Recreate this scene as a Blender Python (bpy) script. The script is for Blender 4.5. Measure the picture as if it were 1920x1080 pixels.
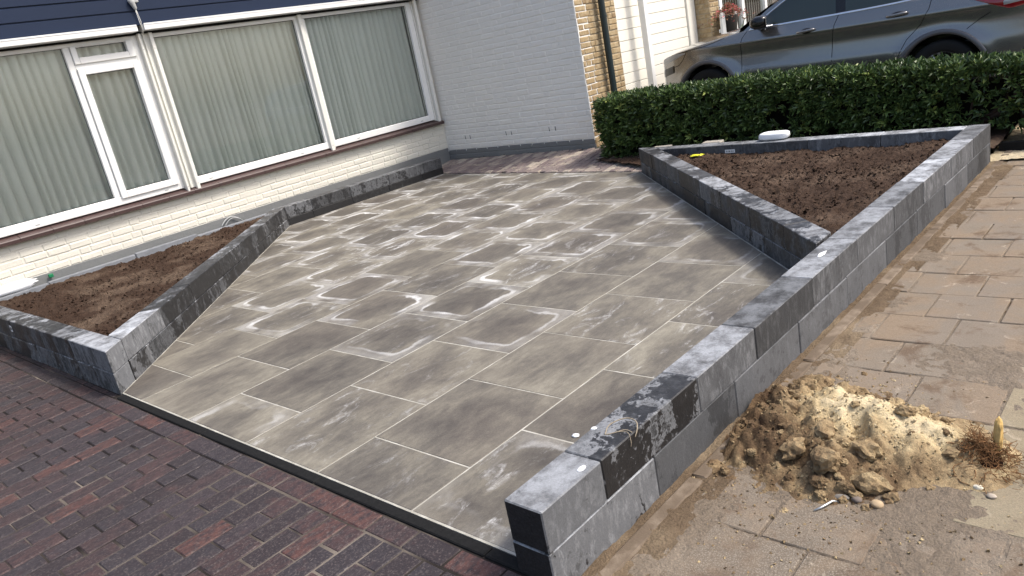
import bpy, bmesh, math, random
from mathutils import Vector, Matrix, noise as mnoise
rng = random.Random(7)
for o in list(bpy.data.objects): bpy.data.objects.remove(o)
sc = bpy.context.scene
COL = sc.collection
R = math.radians
PI = math.pi

# ------------------------------------------------------------------ camera
CAM_H = 1.49
yaw, pitch, roll = R(44.8825), R(-17.3604), R(-11.3929)
fw = Vector((math.cos(yaw)*math.cos(pitch), math.sin(yaw)*math.cos(pitch), math.sin(pitch)))
rt = Vector((math.sin(yaw), -math.cos(yaw), 0)); up = rt.cross(fw)
rt2 = math.cos(roll)*rt + math.sin(roll)*up; up2 = -math.sin(roll)*rt + math.cos(roll)*up
cam = bpy.data.cameras.new('camera'); camo = bpy.data.objects.new('camera', cam); COL.objects.link(camo)
camo.matrix_world = Matrix(((rt2.x, up2.x, -fw.x, 0), (rt2.y, up2.y, -fw.y, 0), (rt2.z, up2.z, -fw.z, CAM_H), (0, 0, 0, 1)))
cam.sensor_fit = 'HORIZONTAL'; cam.sensor_width = 36; cam.lens = 36*1415.3/1920
cam.clip_start = .02; cam.clip_end = 2000
sc.camera = camo
# ------------------------------------------------------------------ light
SUN_EL, SUN_AZ = R(55), R(-60)           # azimuth of the sun measured from +x towards +y
sd = Vector((math.cos(SUN_EL)*math.cos(SUN_AZ), math.cos(SUN_EL)*math.sin(SUN_AZ), math.sin(SUN_EL)))
w = bpy.data.worlds.new('World'); sc.world = w; w.use_nodes = True
wn = w.node_tree; wn.nodes.clear()
sky = wn.nodes.new('ShaderNodeTexSky'); sky.sky_type = 'NISHITA'; sky.sun_disc = False
sky.sun_elevation = SUN_EL; sky.sun_rotation = PI/2 - SUN_AZ
sky.air_density = 1.0; sky.dust_density = 4.5; sky.ozone_density = .9
bg = wn.nodes.new('ShaderNodeBackground'); bg.inputs['Strength'].default_value = .15
wo = wn.nodes.new('ShaderNodeOutputWorld')
wn.links.new(sky.outputs[0], bg.inputs[0]); wn.links.new(bg.outputs[0], wo.inputs[0])
sl = bpy.data.lights.new('sun', 'SUN'); sl.energy = 1.75; sl.angle = R(9.0); sl.color = (1, .965, .91)
so = bpy.data.objects.new('sun', sl); COL.objects.link(so)
so.rotation_euler = (-sd).to_track_quat('-Z', 'Y').to_euler(); so.location = (3, -3, 9)
vs = sc.view_settings
vs.view_transform = 'Standard'; vs.look = 'None'; vs.gamma = 1; vs.use_curve_mapping = False; vs.exposure = 0.76

# ------------------------------------------------------------------ helpers
class MT:
    """small wrapper for node materials"""
    def __init__(s, name, rough=.8, spec=.3):
        s.m = bpy.data.materials.new(name); s.m.use_nodes = True
        s.nt = s.m.node_tree; s.nt.nodes.clear()
        s.out = s.nt.nodes.new('ShaderNodeOutputMaterial')
        s.b = s.nt.nodes.new('ShaderNodeBsdfPrincipled')
        s.nt.links.new(s.b.outputs[0], s.out.inputs[0])
        s.set(Roughness=rough); s.b.inputs['Specular IOR Level'].default_value = spec
        s._pos = s._obj = s._oi = None
    def put(s, sock, v):
        if isinstance(v, bpy.types.NodeSocket): s.nt.links.new(v, sock)
        elif isinstance(v, (tuple, list)) and len(v) == 3 and sock.type == 'RGBA': sock.default_value = (*v, 1)
        else: sock.default_value = v
    def set(s, **k):
        for a, v in k.items(): s.put(s.b.inputs[a.replace('_', ' ')], v)
    def node(s, t, ins=None, **at):
        n = s.nt.nodes.new(t)
        for k, v in at.items(): setattr(n, k, v)
        for k, v in (ins or {}).items(): s.put(n.inputs[k], v)
        return n
    @property
    def pos(s):
        if s._pos is None: s._pos = s.node('ShaderNodeNewGeometry').outputs['Position']
        return s._pos
    @property
    def nor(s): return s.node('ShaderNodeNewGeometry').outputs['Normal']
    @property
    def obj(s):
        if s._obj is None: s._obj = s.node('ShaderNodeTexCoord').outputs['Object']
        return s._obj
    @property
    def oi(s):
        if s._oi is None: s._oi = s.node('ShaderNodeObjectInfo')
        return s._oi
    def ocol(s):
        n = s.node('ShaderNodeSeparateColor', {0: s.oi.outputs['Color']}); return n.outputs
    def attr(s, name): return s.node('ShaderNodeAttribute', attribute_name=name).outputs['Color']
    def math(s, op, a, b=0., c=0., clamp=False):
        n = s.node('ShaderNodeMath', {0: a, 1: b, 2: c}, operation=op, use_clamp=clamp); return n.outputs[0]
    def vm(s, op, a, b=(0, 0, 0)):
        n = s.node('ShaderNodeVectorMath', {0: a, 1: b}, operation=op)
        return n.outputs[1] if op in ('LENGTH', 'DISTANCE', 'DOT_PRODUCT') else n.outputs[0]
    def scalev(s, v, sc_): return s.vm('MULTIPLY', v, sc_)
    def xyz(s, v): return s.node('ShaderNodeSeparateXYZ', {0: v}).outputs
    def comb(s, x=0., y=0., z=0.): return s.node('ShaderNodeCombineXYZ', {0: x, 1: y, 2: z}).outputs[0]
    def noise(s, v, scale=5., detail=3., rough=.55, dist=0., lac=2.):
        n = s.node('ShaderNodeTexNoise', {'Vector': v, 'Scale': scale, 'Detail': detail, 'Roughness': rough, 'Distortion': dist, 'Lacunarity': lac})
        return n.outputs['Fac']
    def noisec(s, v, scale=5., detail=3.):
        return s.node('ShaderNodeTexNoise', {'Vector': v, 'Scale': scale, 'Detail': detail}).outputs['Color']
    def vor(s, v, scale=5., feature='F1', rnd=1.):
        return s.node('ShaderNodeTexVoronoi', {'Vector': v, 'Scale': scale, 'Randomness': rnd}, feature=feature).outputs['Distance']
    def mr(s, v, a, b, c=0., d=1., smooth=True):
        n = s.node('ShaderNodeMapRange', {'Value': v, 'From Min': a, 'From Max': b, 'To Min': c, 'To Max': d})
        n.interpolation_type = 'SMOOTHSTEP' if smooth else 'LINEAR'; return n.outputs[0]
    def mix(s, f, a, b, mode='MIX'):
        n = s.node('ShaderNodeMix', data_type='RGBA', blend_type=mode)
        s.put(n.inputs[0], f); s.put(n.inputs[6], a); s.put(n.inputs[7], b); return n.outputs[2]
    def ramp(s, f, stops):
        n = s.node('ShaderNodeValToRGB', {0: f}); e = n.color_ramp.elements
        while len(e) < len(stops): e.new(.5)
        for k, (p, c) in enumerate(stops): e[k].position = p; e[k].color = (*c, 1)
        return n.outputs[0]
    def bump(s, h, strength=.3, dist=.01):
        n = s.node('ShaderNodeBump', {'Height': h, 'Strength': strength, 'Distance': dist}); s.put(s.b.inputs['Normal'], n.outputs[0])

def mesh_obj(name, verts, faces, mat=None, parent=None, smooth=False, loc=None):
    me = bpy.data.meshes.new(name); me.from_pydata([tuple(v) for v in verts], [], faces); me.update()
    if smooth: me.polygons.foreach_set('use_smooth', [True]*len(me.polygons))
    return link(name, me, mat, parent, loc)
def link(name, me, mat=None, parent=None, loc=None, rotz=0):
    if mat is not None and not me.materials: me.materials.append(mat.m if isinstance(mat, MT) else mat)
    o = bpy.data.objects.new(name, me); COL.objects.link(o)
    if parent is not None: o.parent = parent
    if loc is not None: o.location = loc
    if rotz: o.rotation_euler.z = rotz
    return o
def bm_obj(name, bm, mat=None, parent=None, smooth=False, loc=None, sharp=None):
    me = bpy.data.meshes.new(name); bm.to_mesh(me); bm.free()
    if smooth:
        me.polygons.foreach_set('use_smooth', [True]*len(me.polygons))
        if sharp: me.set_sharp_from_angle(angle=R(sharp))
    return link(name, me, mat, parent, loc)
def empty(name, loc=(0, 0, 0), rotz=0):
    o = bpy.data.objects.new(name, None); COL.objects.link(o); o.location = loc; o.rotation_euler.z = rotz
    o.empty_display_size = .1; return o
def tag(o, label=None, cat=None, group=None, kind=None):
    if label: o['label'] = label
    if cat: o['category'] = cat
    if group: o['group'] = group
    if kind: o['kind'] = kind
    return o
def add_box(bm, x0, x1, y0, y1, z0, z1, mtx=None):
    vs_ = [bm.verts.new((x, y, z)) for x in (x0, x1) for y in (y0, y1) for z in (z0, z1)]
    if mtx is not None:
        for v in vs_: v.co = mtx @ v.co
    for f in ((0, 1, 3, 2), (4, 6, 7, 5), (0, 4, 5, 1), (2, 3, 7, 6), (0, 2, 6, 4), (1, 5, 7, 3)):
        bm.faces.new([vs_[i] for i in f])
    return vs_
def box_bm(x0, x1, y0, y1, z0, z1, bev=0., seg=1):
    bm = bmesh.new(); add_box(bm, x0, x1, y0, y1, z0, z1)
    if bev: bmesh.ops.bevel(bm, geom=list(bm.edges), offset=bev, segments=seg, affect='EDGES', profile=.6)
    bmesh.ops.recalc_face_normals(bm, faces=bm.faces)
    return bm
def box(name, x0, x1, y0, y1, z0, z1, mat, parent=None, bev=0., seg=1):
    return bm_obj(name, box_bm(x0, x1, y0, y1, z0, z1, bev, seg), mat, parent)
_cache = {}
def cbox(name, lx, ly, lz, mat, parent, loc, rotz=0, bev=.004, var=0, jit=0.):
    """box centred on its origin, mesh data shared between equal sizes"""
    k = (round(lx, 3), round(ly, 3), round(lz, 3), mat.m.name, bev, var)
    if k not in _cache:
        bm = box_bm(-lx/2, lx/2, -ly/2, ly/2, -lz/2, lz/2, bev)
        if jit:
            r = random.Random(hash(k[:3]) + var*31)
            for v in bm.verts: v.co += Vector((r.uniform(-1, 1), r.uniform(-1, 1), r.uniform(-.6, .6)))*jit
        me = bpy.data.meshes.new(name); bm.to_mesh(me); bm.free(); _cache[k] = me
    return link(name, _cache[k], mat, parent, loc, rotz)
def tube_bm(bm, pts, rad, n=8, caps=True):
    rings = []; pts = [Vector(p) for p in pts]
    for i, p in enumerate(pts):
        d = (pts[min(i+1, len(pts)-1)] - pts[max(i-1, 0)]).normalized()
        a = d.cross(Vector((0, 0, 1)))
        if a.length < .05: a = d.cross(Vector((1, 0, 0)))
        a.normalize(); b = d.cross(a)
        r = rad[i] if isinstance(rad, (list, tuple)) else rad
        rings.append([bm.verts.new(p + r*(math.cos(2*PI*k/n)*a + math.sin(2*PI*k/n)*b)) for k in range(n)])
    for A, B in zip(rings, rings[1:]):
        for k in range(n): bm.faces.new((A[k], A[(k+1) % n], B[(k+1) % n], B[k]))
    if caps: bm.faces.new(rings[0][::-1]); bm.faces.new(rings[-1])
def fbm(x, y, z=0., oct_=4, gain=.5):
    a = 1.; s = 0.; f = 1.
    for _ in range(oct_):
        s += a*mnoise.noise(Vector((x*f, y*f, z*f))); f *= 2.03; a *= gain
    return s
def interp(t, pts):
    if t <= pts[0][0]: return pts[0][1]
    for (a, va), (b, vb) in zip(pts, pts[1:]):
        if t <= b: return va + (vb-va)*(t-a)/(b-a)
    return pts[-1][1]
def sm_interp(t, pts):
    """catmull-like smooth interpolation"""
    n = len(pts)
    if t <= pts[0][0]: return pts[0][1]
    if t >= pts[-1][0]: return pts[-1][1]
    for i in range(n-1):
        if t <= pts[i+1][0]:
            x0, y0 = pts[i]; x1, y1 = pts[i+1]
            m0 = (y1 - pts[i-1][1])/(x1 - pts[i-1][0]) if i else (y1-y0)/(x1-x0)
            m1 = (pts[i+2][1]-y0)/(pts[i+2][0]-x0) if i+2 < n else (y1-y0)/(x1-x0)
            h = x1-x0; u = (t-x0)/h
            return (2*u**3-3*u**2+1)*y0 + (u**3-2*u**2+u)*h*m0 + (-2*u**3+3*u**2)*y1 + (u**3-u**2)*h*m1
def clip_poly(poly, half):          # keep left of each (p, q)
    for p, q in half:
        out = []
        for i in range(len(poly)):
            a, b = poly[i], poly[(i+1) % len(poly)]
            sa = (q[0]-p[0])*(a[1]-p[1]) - (q[1]-p[1])*(a[0]-p[0]); sb = (q[0]-p[0])*(b[1]-p[1]) - (q[1]-p[1])*(b[0]-p[0])
            if sa >= 0: out.append(a)
            if (sa >= 0) != (sb >= 0):
                t = sa/(sa-sb); out.append((a[0]+t*(b[0]-a[0]), a[1]+t*(b[1]-a[1])))
        poly = out
        if len(poly) < 3: return []
    return poly
def area(poly): return .5*sum(a[0]*b[1]-b[0]*a[1] for a, b in zip(poly, poly[1:]+poly[:1]))
def prism(name, poly, z0, z1, mat, parent, bev=.003, origin=None):
    ox, oy = origin or (sum(p[0] for p in poly)/len(poly), sum(p[1] for p in poly)/len(poly))
    bm = bmesh.new()
    b = [bm.verts.new((x-ox, y-oy, z0-z1)) for x, y in poly]; t = [bm.verts.new((x-ox, y-oy, 0)) for x, y in poly]
    n = len(poly); bm.faces.new(b[::-1]); top = bm.faces.new(t)
    for i in range(n): bm.faces.new((b[i], b[(i+1) % n], t[(i+1) % n], t[i]))
    if bev: bmesh.ops.bevel(bm, geom=list(top.edges), offset=bev, segments=1, affect='EDGES')
    return bm_obj(name, bm, mat, parent, loc=(ox, oy, z1))
def inside(poly, x, y):
    c = False
    for (x0, y0), (x1, y1) in zip(poly, poly[1:]+poly[:1]):
        if (y0 > y) != (y1 > y) and x < (x1-x0)*(y-y0)/(y1-y0)+x0: c = not c
    return c
def seg_dist(x, y, a, b):
    dx, dy = b[0]-a[0], b[1]-a[1]; t = max(0, min(1, ((x-a[0])*dx+(y-a[1])*dy)/(dx*dx+dy*dy)))
    return math.hypot(x-a[0]-t*dx, y-a[1]-t*dy)

# ------------------------------------------------------------------ materials
def simple(name, col, rough=.6, spec=.3, metal=0., var=.12, vscale=6., bump=0., bscale=80.):
    m = MT(name, rough, spec); n = m.noise(m.pos, vscale, 4)
    m.set(Base_Color=m.mix(n, tuple(c*(1-var) for c in col), tuple(min(1, c*(1+var)) for c in col)), Metallic=metal)
    if bump: m.bump(m.noise(m.pos, bscale, 3), bump, .004)
    return m

def make_tile():
    m = MT('patio_tile', .6, .22); c = m.ocol(); al = m.oi.outputs['Alpha']
    p = m.pos; rnd = m.oi.outputs['Random']
    off = m.comb(m.math('MULTIPLY', rnd, 37.), m.math('MULTIPLY', rnd, 91.), 0.)
    q = m.vm('ADD', p, off)
    cloud = m.noise(m.scalev(q, (2.2, 3.2, 1)), 1.9, 6, .66, .5)
    streak = m.noise(m.scalev(q, (4., 13., 1)), 2., 5, .7, .6)
    w0 = m.vm('SUBTRACT', m.noisec(q, 3.2, 4), (.5, .5, .5))
    p0 = m.vm('ADD', m.vm('MULTIPLY', m.obj, (1, 1, 0)), m.vm('MULTIPLY', w0, (.26, .26, 0)))
    mid = m.math('SUBTRACT', 1., m.mr(m.vm('LENGTH', m.vm('MULTIPLY', p0, (.85, 1.1, 0))), .08, .30))
    f = m.math('ADD', m.math('MULTIPLY', cloud, .62), m.math('MULTIPLY', streak, .30))
    f = m.math('ADD', m.math('ADD', f, .130), m.math('MULTIPLY', m.math('SUBTRACT', c[2], .5), .14))
    f = m.math('SUBTRACT', f, m.math('MULTIPLY', mid, .12))
    col = m.ramp(f, [(.34, (.078, .070, .062)), (.5, (.126, .114, .096)), (.62, (.182, .165, .133)), (.78, (.266, .245, .195))])
    warm = m.noise(q, .9, 2)
    col = m.mix(m.mr(warm, .45, .7, 0, .28), col, (.120, .100, .084))
    # pale lime bloom along the tile rims, left by evaporating water
    ob = m.obj
    wob = m.vm('SUBTRACT', m.noisec(q, 4.5, 3), (.5, .5, .5))
    pp = m.vm('ADD', m.vm('MULTIPLY', ob, (1, 1, 0)), m.vm('MULTIPLY', wob, (.11, .11, 0)))
    e = m.vm('MAXIMUM', m.vm('ADD', m.vm('SUBTRACT', m.vm('ABSOLUTE', pp), (.298, .298, 0)), (.13, .13, 0)), (0, 0, 0))
    d = m.math('SUBTRACT', m.vm('LENGTH', e), .13)               # rounded rectangle distance, 0 at rim
    d = m.math('ADD', d, m.math('MULTIPLY', m.math('SUBTRACT', m.noise(q, 9., 4, .7), .5), .06))
    wdt = m.mr(m.noise(m.vm('ADD', q, (5, 5, 0)), 3.2, 2), .35, .65, .004, .036)
    inner = m.mr(d, -.088, -.070)
    band = m.math('MULTIPLY', inner, m.math('SUBTRACT', 1., m.mr(m.math('SUBTRACT', m.math('ADD', d, .072), wdt), -.02, .02, 0, 1)))
    halo = m.math('MULTIPLY', m.mr(d, -.10, -.02), .36)
    part = m.mr(m.noise(q, 2.4, 3, .6), .40, .62)
    ring = m.math('MULTIPLY', m.math('MULTIPLY', m.math('MAXIMUM', band, halo), part), c[0])
    grain = m.mr(m.noise(p, 160., 2), .25, .7, .55, 1.)
    patch = m.mr(m.noise(m.scalev(q, (1.7, 4.2, 1)), 2.2, 5, .7, .9), .53, .72)
    patch = m.math('MULTIPLY', m.math('MULTIPLY', patch, c[1]), m.mr(m.noise(p, 45., 4, .7), .3, .62))
    white = m.math('MULTIPLY', m.math('MAXIMUM', ring, patch), grain, clamp=True)
    fine = m.math('ADD', m.math('MULTIPLY', m.noise(m.scalev(p, (1, 2.2, 1)), 80., 5, .8), .6), m.math('MULTIPLY', m.noise(m.scalev(p, (1, 2.6, 1)), 17., 5, .75), .4))
    col = m.mix(1., col, m.mix(fine, (.30, .30, .30), (1.68, 1.68, 1.68)), 'MULTIPLY')
    speck = m.mr(m.noise(p, 210., 2, .6), .66, .74)
    col = m.mix(m.math('MULTIPLY', speck, .3), col, (.42, .4, .33))
    col = m.mix(m.math('MULTIPLY', white, .95), col, (.70, .70, .685))
    m.set(Base_Color=col, Roughness=m.mr(cloud, .3, .7, .6, .8))
    m.bump(m.math('ADD', m.noise(p, 90., 4, .65), m.math('MULTIPLY', m.noise(m.scalev(p, (1, 3, 1)), 22., 3), .7)), .28, .004)
    return m
def make_block():
    """stacking block: pale when dry, almost black where wet"""
    m = MT('wall_block', .7, .4); c = m.ocol(); p = m.pos
    rnd = m.oi.outputs['Random']; q = m.vm('ADD', p, m.comb(m.math('MULTIPLY', rnd, 17.), m.math('MULTIPLY', rnd, 41.), 0.))
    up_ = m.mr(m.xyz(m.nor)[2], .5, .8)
    base = m.mix(m.noise(q, 7., 5, .65), (.036, .0365, .038), (.098, .0995, .103))
    tone = m.mr(rnd, 0, 1, .42, 1.32, False)
    base = m.mix(m.math('MULTIPLY', m.mr(m.noise(m.scalev(q, (3, 3, 1.1)), 12., 5, .75, .5), .46, .68), c[1]), base, (.185, .188, .193))
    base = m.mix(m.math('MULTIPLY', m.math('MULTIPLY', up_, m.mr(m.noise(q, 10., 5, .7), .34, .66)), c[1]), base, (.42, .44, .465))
    base = m.mix(1., base, m.comb(tone, tone, tone), 'MULTIPLY')
    z = m.xyz(p)[2]
    drip = m.noise(m.vm('ADD', m.scalev(p, (5., 5., 1.2)), m.vm('MULTIPLY', m.noisec(p, 24., 3), (.9, .9, .25))), 1.5, 4, .62, .3)
    drip = m.math('ADD', drip, m.math('MULTIPLY', m.math('SUBTRACT', m.noise(p, 48., 6, .8), .5), .24))
    wet = m.mr(m.math('ADD', drip, m.math('MULTIPLY', m.math('SUBTRACT', c[0], .5), .75)), .495, .555)
    col = m.mix(m.math('MULTIPLY', wet, m.mr(m.noise(p, 30., 4), .2, .6, .62, .95)), base, (.014, .0135, .014))
    # pale lime streak at the rim of the damp area
    rimm = m.math('MULTIPLY', m.mr(drip, .40, .5), m.math('SUBTRACT', 1., wet))
    col = m.mix(m.math('MULTIPLY', m.math('MULTIPLY', rimm, c[2]), .4), col, (.32, .33, .345))
    col = m.mix(1., col, m.mix(m.noise(p, 190., 2, .6), (.7, .7, .7), (1.3, 1.3, 1.3)), 'MULTIPLY')
    m.set(Base_Color=col, Roughness=m.mr(wet, 0, 1, .78, .5, False))
    m.bump(m.math('ADD', m.noise(p, 120., 4, .7), m.noise(p, 30., 3)), .25, .004)
    return m
def make_paver():
    m = MT('clay_paver', .75, .35); p = m.pos; rnd = m.oi.outputs['Random']
    q = m.vm('ADD', p, m.comb(m.math('MULTIPLY', rnd, 17.), m.math('MULTIPLY', rnd, 41.), 0.))
    base = m.ramp(rnd, [(0, (.030, .022, .023)), (.18, (.050, .030, .029)), (.36, (.034, .028, .031)), (.55, (.060, .033, .031)), (.72, (.042, .032, .035)), (.93, (.092, .042, .034)), (1, (.055, .035, .036))])
    base.node.color_ramp.interpolation = 'CONSTANT'
    n1 = m.noise(m.scalev(q, (3, 6, 1)), 6., 5, .65)
    col = m.mix(m.mr(n1, .35, .7), base, (.028, .022, .025))
    col = m.mix(m.math('MULTIPLY', m.mr(m.noise(q, 9., 4), .55, .75), .28), col, (.125, .055, .042))
    scuff = m.math('MULTIPLY', m.mr(m.noise(m.scalev(p, (6., 22., 1)), 5., 5, .75, 1.2), .57, .70), m.mr(m.noise(p, 2.2, 3), .42, .65))
    col = m.mix(m.math('MULTIPLY', scuff, .6), col, (.30, .27, .25))
    col = m.mix(m.math('MULTIPLY', m.mr(m.noise(p, 130., 3, .7), .52, .66), .35), col, (.20, .165, .15))
    m.set(Base_Color=col, Roughness=m.mr(n1, .3, .7, .55, .8))
    m.bump(m.math('ADD', m.noise(p, 110., 4, .7), m.noise(p, 35., 3)), .45, .005)
    return m
def make_joint(name, a, b, scale=9.):
    m = MT(name, .95, .1); p = m.pos
    m.set(Base_Color=m.mix(m.mr(m.noise(p, scale, 4), .42, .72), a, b)); m.bump(m.noise(p, 150., 3), .5, .004); return m
def make_slab():
    """old concrete slab dusted with sand"""
    m = MT('concrete_slab', .92, .15); p = m.pos; c = m.ocol(); rnd = m.oi.outputs['Random']
    base = m.mix(m.noise(p, 5., 4), (.175, .146, .112), (.24, .203, .16))
    base = m.mix(m.mr(rnd, 0, 1, 0, .35, False), base, (.21, .17, .135))
    agg = m.ramp(m.vor(p, 190.), [(.0, (.50, .455, .385)), (.3, (.25, .214, .168)), (.6, (.11, .09, .068))])
    base = m.mix(m.math('MULTIPLY', c[1], .75), base, agg)
    base = m.mix(c[2], base, (.36, .31, .19))
    sand = m.mr(m.noise(p, 3.2, 6, .66, .6), .40, .62)
    sandc = m.mix(m.noise(p, 60., 3), (.19, .142, .098), (.275, .212, .149))
    dirt = m.mr(m.noise(m.vm('ADD', p, (7, 3, 0)), 4.5, 6, .7, .4), .52, .66)
    col = m.mix(m.math('MULTIPLY', sand, m.math('MULTIPLY', c[0], .85)), base, sandc)
    col = m.mix(m.math('MULTIPLY', dirt, m.math('MULTIPLY', c[0], .72)), col, (.115, .075, .048))
    pale = m.mr(m.noise(m.vm('ADD', p, (1, 8, 0)), 9., 5, .7, 1.), .60, .72)
    col = m.mix(m.math('MULTIPLY', pale, .5), col, (.50, .43, .33))
    col = m.mix(1., col, m.mix(m.noise(p, 170., 3, .7), (.68, .68, .68), (1.28, 1.28, 1.28)), 'MULTIPLY')
    m.set(Base_Color=col); m.bump(m.math('ADD', m.noise(p, 140., 4, .75), m.math('MULTIPLY', m.noise(p, 16., 4), .8)), .6, .006); return m
def make_soil(name, a, b, dry):
    m = MT(name, .97, .1); p = m.pos
    col = m.mix(m.noise(p, 26., 5, .7), a, b)
    col = m.mix(m.mr(m.noise(p, 2.1, 4, .6), .47, .68, 0, .8), col, dry)
    col = m.mix(1., col, m.mix(m.noise(p, 120., 3, .75), (.5, .5, .5), (1.4, 1.4, 1.4)), 'MULTIPLY')
    m.set(Base_Color=col); m.bump(m.math('ADD', m.noise(p, 75., 5, .75), m.math('MULTIPLY', m.noise(p, 22., 3), 1.2)), 1., .014); return m
def make_heap():
    m = MT('loose_sand', .97, .1); p = m.pos; a = m.xyz(m.attr('mixture'))[0]
    f = m.math('ADD', a, m.math('MULTIPLY', m.math('SUBTRACT', m.noise(p, 14., 5, .7), .5), 1.1), clamp=True)
    col = m.ramp(f, [(0., (.085, .052, .032)), (.32, (.17, .115, .066)), (.58, (.36, .265, .15)), (.85, (.58, .46, .27)), (1., (.66, .54, .34))])
    col = m.mix(1., col, m.mix(m.noise(p, 150., 3, .75), (.62, .62, .62), (1.3, 1.3, 1.3)), 'MULTIPLY')
    m.set(Base_Color=col); m.bump(m.math('ADD', m.noise(p, 110., 5, .75), m.math('MULTIPLY', m.noise(p, 38., 3), 1.)), .9, .01); return m
def make_paint(name, a, b, shade=None):
    m = MT(name, .62, .35); p = m.pos
    col = m.mix(m.noise(p, 1.6, 4), a, b)
    col = m.mix(m.mr(m.noise(p, 7., 5, .7), .58, .75, 0, .35), col, tuple(x*.8 for x in a))
    m.set(Base_Color=col); m.bump(m.math('ADD', m.noise(p, 38., 4, .6), m.noise(p, 14., 2)), .55, .006); return m
def make_tan():
    m = MT('tan_brick', .9, .15); p = m.pos; r = m.oi.outputs['Random']
    base = m.ramp(r, [(0, (.30, .215, .115)), (.5, (.38, .28, .155)), (1, (.25, .17, .09))])
    col = m.mix(m.mr(m.noise(p, 18., 4), .4, .7), base, (.44, .35, .22))
    m.set(Base_Color=col); m.bump(m.noise(p, 90., 4), .5, .006); return m
def make_glass(name, tint, refl=1.):
    m = MT(name); nt = m.nt; nt.nodes.remove(m.b)
    tr = m.node('ShaderNodeBsdfTransparent', {0: (*tint, 1)}); gl = m.node('ShaderNodeBsdfGlossy', {'Color': (1, 1, 1, 1), 'Roughness': .004})
    fr = m.node('ShaderNodeFresnel', {'IOR': 1.52})
    mx = m.node('ShaderNodeMixShader', {0: m.math('MULTIPLY', fr.outputs[0], 1.7*refl, clamp=True), 1: tr.outputs[0], 2: gl.outputs[0]})
    nt.links.new(mx.outputs[0], m.out.inputs[0]); return m
def make_leaf():
    m = MT('hedge_leaf', .38, .45); a = m.xyz(m.attr('shade')); p = m.pos
    col = m.ramp(a[0], [(0, (.034, .056, .018)), (.45, (.075, .12, .032)), (.8, (.125, .185, .05)), (.93, (.20, .26, .07)), (1, (.30, .34, .09))])
    m.set(Base_Color=m.mix(m.mr(m.noise(p, 40., 2), .4, .7, 0, .3), col, (.05, .075, .04)))
    m.b.inputs['Subsurface Weight'].default_value = 0
    return m
def make_curtain(name, a, b):
    m = MT(name, .9, .1); p = m.pos
    wv = m.noise(m.scalev(p, (320., 1, 14.)), 1., 2)
    m.set(Base_Color=m.mix(wv, a, b)); m.b.inputs['Transmission Weight'].default_value = 0
    return m

TILE, BLOCK, PAVER, SLAB = make_tile(), make_block(), make_paver(), make_slab()
GROUT = make_joint('pale_grout', (.34, .325, .28), (.50, .485, .43))
SANDJ = make_joint('paver_joint', (.018, .015, .014), (.20, .17, .14), 1.5)
SLABJ = make_joint('slab_joint', (.075, .05, .033), (.20, .14, .09), 5.)
BANDM = simple('dark_edge_band', (.015, .015, .015), .9, .08, 0, .5, 60., .4)
SOIL = make_soil('garden_soil', (.036, .023, .016), (.090, .058, .041), (.145, .101, .072))
SOIL2 = make_soil('garden_soil_red', (.034, .021, .015), (.084, .053, .037), (.15, .107, .076))
HEAP = make_heap()
PSAND = make_soil('pale_sand', (.50, .40, .25), (.62, .51, .34), (.70, .60, .42))
CREAM = make_paint('cream_masonry_paint', (.66, .63, .54), (.73, .70, .61))
GREYW = make_paint('pale_grey_masonry_paint', (.765, .74, .68), (.82, .795, .735))
PLINTH = make_paint('grey_plinth_paint', (.155, .16, .16), (.20, .205, .20))
TAN = make_tan(); TANJ = simple('sandy_mortar', (.36, .30, .21), .95, .1)
WHITE = simple('white_frame', (.80, .80, .77), .32, .5, 0, .03, 3.)
OFFW = simple('aged_white_rail', (.74, .73, .67), .45, .4, 0, .08, 5.)
CREAMD = simple('cream_door', (.80, .77, .68), .45, .4, 0, .03, 3.)
NAVY = simple('navy_panel', (.0075, .0175, .046), .5, .3, 0, .12, 2.)
SILLM = simple('brown_sill_tile', (.062, .036, .033), .45, .5, 0, .3, 18.)
DARK = simple('dark_gap', (.012, .012, .012), .8, .2)
GREYP = simple('grey_plastic', (.42, .43, .42), .5, .4)
GLASS = make_glass('window_glass', (.873, .897, .876)); 
CURT = make_curtain('net_curtain', (.77, .79, .745), (.86, .88, .835))
ROOM = simple('room_dark', (.05, .05, .045), .9, .1)
PIPE = simple('green_black_pipe', (.012, .022, .022), .4, .5)
LEAF = make_leaf()
BARK = simple('hedge_bark', (.055, .038, .03), .9, .1, 0, .3, 30., .5, 60)
EARTH = make_joint('bare_earth', (.13, .10, .075), (.20, .165, .125), 4.)
CONC = simple('pale_concrete', (.36, .33, .28), .9, .15, 0, .25, 12., .5)
TANCONC = make_joint('sandy_concrete', (.135, .104, .076), (.23, .185, .14), 12.)
WPLAST = simple('white_plastic', (.86, .87, .87), .4, .4, 0, .02, 6.)
LABELM = simple('paper_label', (.78, .78, .76), .6, .3, 0, .04)

# ------------------------------------------------------------------ ground
def to_px(x, y, z):
    d = Vector((x, y, z-CAM_H)); c = d.dot(fw)
    if c < .05: return None
    return 960 + 1415.3*d.dot(rt2)/c, 540 - 1415.3*d.dot(up2)/c
def near_frame(x, y, z, mg=220):
    q = to_px(x, y, z)
    return q is not None and -mg < q[0] < 1920+mg and -mg < q[1] < 1080+mg
gnd = mesh_obj('ground', [(-400, -400, -.14), (400, -400, -.14), (400, 400, -.14), (-400, 400, -.14)], [(0, 1, 2, 3)], EARTH)
tag(gnd, kind='structure')

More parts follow.
